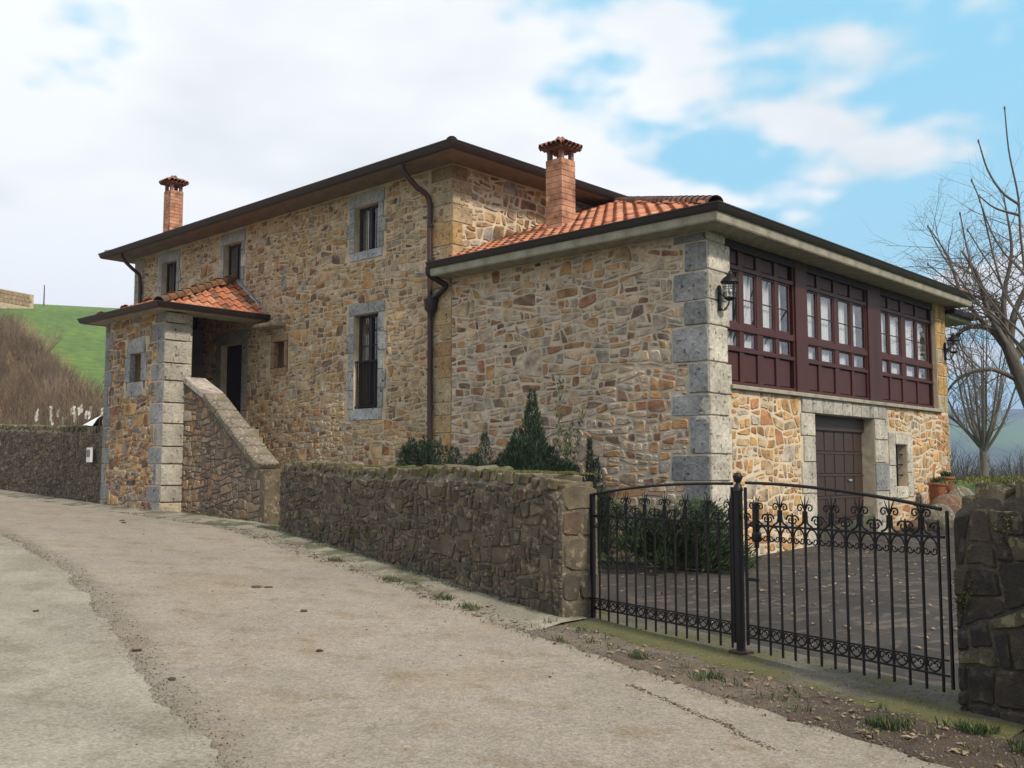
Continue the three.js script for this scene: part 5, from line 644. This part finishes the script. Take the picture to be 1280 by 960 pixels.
// small vase-shaped tree in the meadow
{ const X = 29.4, Z = -5.5, t = thing('bare_meadow_tree', 'small bare vase shaped tree on the grass beyond the house', 'tree', null, [X, H(X, Z), Z]); const R = rngOf(521), limbs = []; for (let k = 0; k < 18; k++) { const a = k / 18 * 6.283 + R(), s = .6 + 1.5 * R(), h = 4.2 + 2.2 * R(); limbs.push({ pts: [[0, 1.2 + .5 * R(), 0], [Math.cos(a) * s * .45, 2.5, Math.sin(a) * s * .45], [Math.cos(a) * s * .8, h * .72, Math.sin(a) * s * .8], [Math.cos(a) * s * 1.15, h, Math.sin(a) * s * 1.15]], r0: .07, r1: .014 }); } growTree(t, [{ pts: [[0, -.3, 0], [.03, .8, 0], [0, 1.7, 0]], r0: .20, r1: .13 }], limbs, { seed: 523, bark: M.barkPale, tw: 9, len: 1.1, rise: .5, depth: 1, kids: 4 }); }
// scrub in the dip beyond the meadow, and the bare thicket on the left slope: masses nobody could count
function thicket(name, label, spots, seed, c, hgt) { const base = []; { const R = rngOf(seed); for (let k = 0; k < 26; k++) { const a = R() * 6.283, s = .35 + .6 * R(), h = .6 + .5 * R(), pts = [V3((R() - .5) * .2, 0, (R() - .5) * .2), V3(Math.cos(a) * s * .4 + (R() - .5) * .1, h * .5, Math.sin(a) * s * .4), V3(Math.cos(a) * s * .75, h, Math.sin(a) * s * .75)]; base.push(tube(pts, .013, .004, 3, 5)); for (let q = 0; q < 3; q++) { const f = .4 + .6 * R(), p = pts[1].clone().lerp(pts[2], f * R()); base.push(tube([p, p.clone().add(V3((R() - .5) * .25, .10 + .12 * R(), (R() - .5) * .25)), p.clone().add(V3((R() - .5) * .4, .25 + .2 * R(), (R() - .5) * .4))], .005, .0015, 3, 3)); } } }
  const g = merge(base), m = new THREE.InstancedMesh(g, new THREE.MeshStandardMaterial({ color: col(1, 1, 1), roughness: 1 }), spots.length), R = rngOf(seed + 1), q = new THREE.Matrix4(), cc = new THREE.Color(); spots.forEach(([x, z, s], i) => { q.makeRotationFromEuler(new THREE.Euler((R() - .5) * .7, R() * 6.283, (R() - .5) * .7)); q.scale(V3(s, s * hgt * (.8 + .4 * R()), s)); q.setPosition(x, H(x, z) - .1, z); m.setMatrixAt(i, q); const f = .45 + 1.3 * R() * R() + .3 * R(); cc.setRGB(c[0] * f, c[1] * f, c[2] * f); m.setColorAt(i, cc); }); m.name = name; m.castShadow = m.receiveShadow = true; scene.add(m); stuff(m); tag(m, label, 'thicket'); }
const polar = (th, r) => [EYE.x + r * Math.cos(th * DEG), EYE.z - r * Math.sin(th * DEG)];
{ const R = rngOf(601), s = []; for (let k = 0; k < 900; k++) { const th = 62 + 14 * R(), r = 32 + Math.pow(R(), .8) * lerp(14, 66, clamp((th - 65) / 4.7)), [x, z] = polar(th, r); if (x < lerp(-2.34, -.9, (-15.6 - z) / 14.4) + 1.6) continue; if (k < 0) { const [x2, z2] = polar(64.5 + 4.4 * R(), 138 + 14 * R()); s.push([x2, z2, .35 + .6 * R()]); continue; } s.push([x, z, (r < 45 ? 1.9 : 1.3) * (.5 + 1.0 * R() * R() + .2 * R())]); } thicket('bare_thicket', 'brown leafless thicket covering the slope below the pasture', s, 603, [.175, .128, .085], 1.15); }
{ const R = rngOf(611), s = []; for (let k = 0; k < 110; k++) { const th = 12 + 10 * R(), r = 55 + 50 * R(), [x, z] = polar(th, r); s.push([x, z, 1.0 + 1.3 * R()]); } thicket('valley_scrub', 'dark leafless scrub in the dip behind the meadow tree', s, 613, [.10, .08, .068], 1.0); }
// left: white sheet, pampas plumes, far wall and pole
{ const pos = [], idx = [], N = 26, Mz = 8; for (let i = 0; i <= N; i++) for (let j = 0; j <= Mz; j++) { const u = i / N, v = j / Mz, x = lerp(-.9, .9, v), hgt = 1.75 * Math.sqrt(Math.max(0, 1 - (2 * v - 1) ** 2)) * (.55 + .45 * u) + .04 * (fbm(u * 9, v * 5, 621, 3) - .5); pos.push(x, hgt, lerp(-2.2, 2.2, u)); if (i < N && j < Mz) { const k = i * (Mz + 1) + j; idx.push(k, k + 1, k + Mz + 1, k + 1, k + Mz + 2, k + Mz + 1); } } const g = new THREE.BufferGeometry(); g.setAttribute('position', new THREE.Float32BufferAttribute(pos, 3)); g.setIndex(idx); g.computeVertexNormals(); const m = obj('plastic_tunnel', g, new THREE.MeshStandardMaterial({ color: col(.85, .86, .86), roughness: .5, side: THREE.DoubleSide })); m.position.set(-.40, 1.32, -21.2); m.rotation.y = -.06; tag(m, 'low white plastic tunnel cover behind the lane wall', 'plastic cover'); }
{ const R = rngOf(631), spots = Array.from({ length: 28 }, () => { const z = -16.2 - 9 * R(), x = xw(z) + .9 + 1.2 * R(); return [x, z, 1.9 + .5 * R()]; }); const m = obj('pampas_plumes', [sprigMesh(28 * 50, (Q, i) => { const s = spots[i % 28], y = H(s[0], s[1]) + s[2] + .22 * Q(); return [V3(s[0] + (Q() - .5) * .05, y, s[1] + (Q() - .5) * .05), V3(.5 + (Q() - .5) * .6, 1, (Q() - .5) * .6).normalize(), .06 + .06 * Q(), .008]; }, 633, Q => { const f = .8 + .3 * Q(); return [.66 * f, .64 * f, .58 * f]; }), sprigMesh(28 * 3, (Q, i) => { const s = spots[i % 28]; return [V3(s[0], H(s[0], s[1]), s[1]), V3((Q() - .5) * .1, 1, (Q() - .5) * .1).normalize(), s[2] + .2, .012]; }, 635, () => [.22, .18, .10])], M.leaf); tag(stuff(m), 'white feathery grass plumes rising behind the lane wall', 'grass'); }
{ const [x, z] = polar(69.05, 122), m = thing('field_wall', 'pale stone wall on the crest above the brown slope', 'wall', null, [x, H(x, z), z]); m.rotation.y = .35; const R = rngOf(641), f0 = new Face([0, 0, 0], [1, 0, 0], [0, 0, 1]); obj('core', box(-15, 0, -1, 1.45, -.4, .4), M.mortarMain, m); for (let r = 0; r < 3; r++) for (let k = 0; k < 29; k++) obj('stone', block(f0, -15 + k * .5 + (r % 2) * .2 + .02, -15 + k * .5 + (r % 2) * .2 + .46, r * .45 + .05, r * .45 + .46, .3, .46, [.34, .25, .15], R, .03), M.stone, m); }
{ const [x, z] = polar(68.45, 128), m = thing('field_pole', 'thin pale pole standing in the green pasture', 'pole', null, [x, H(x, z), z]); obj('shaft', tube([[0, -.3, 0], [.02, 1.2, 0], [0, 2.5, 0]], .09, .06, 7, 4), M.barkPale, m); }

renderer.setSize(1024, 768);
renderer.render(scene, camera);
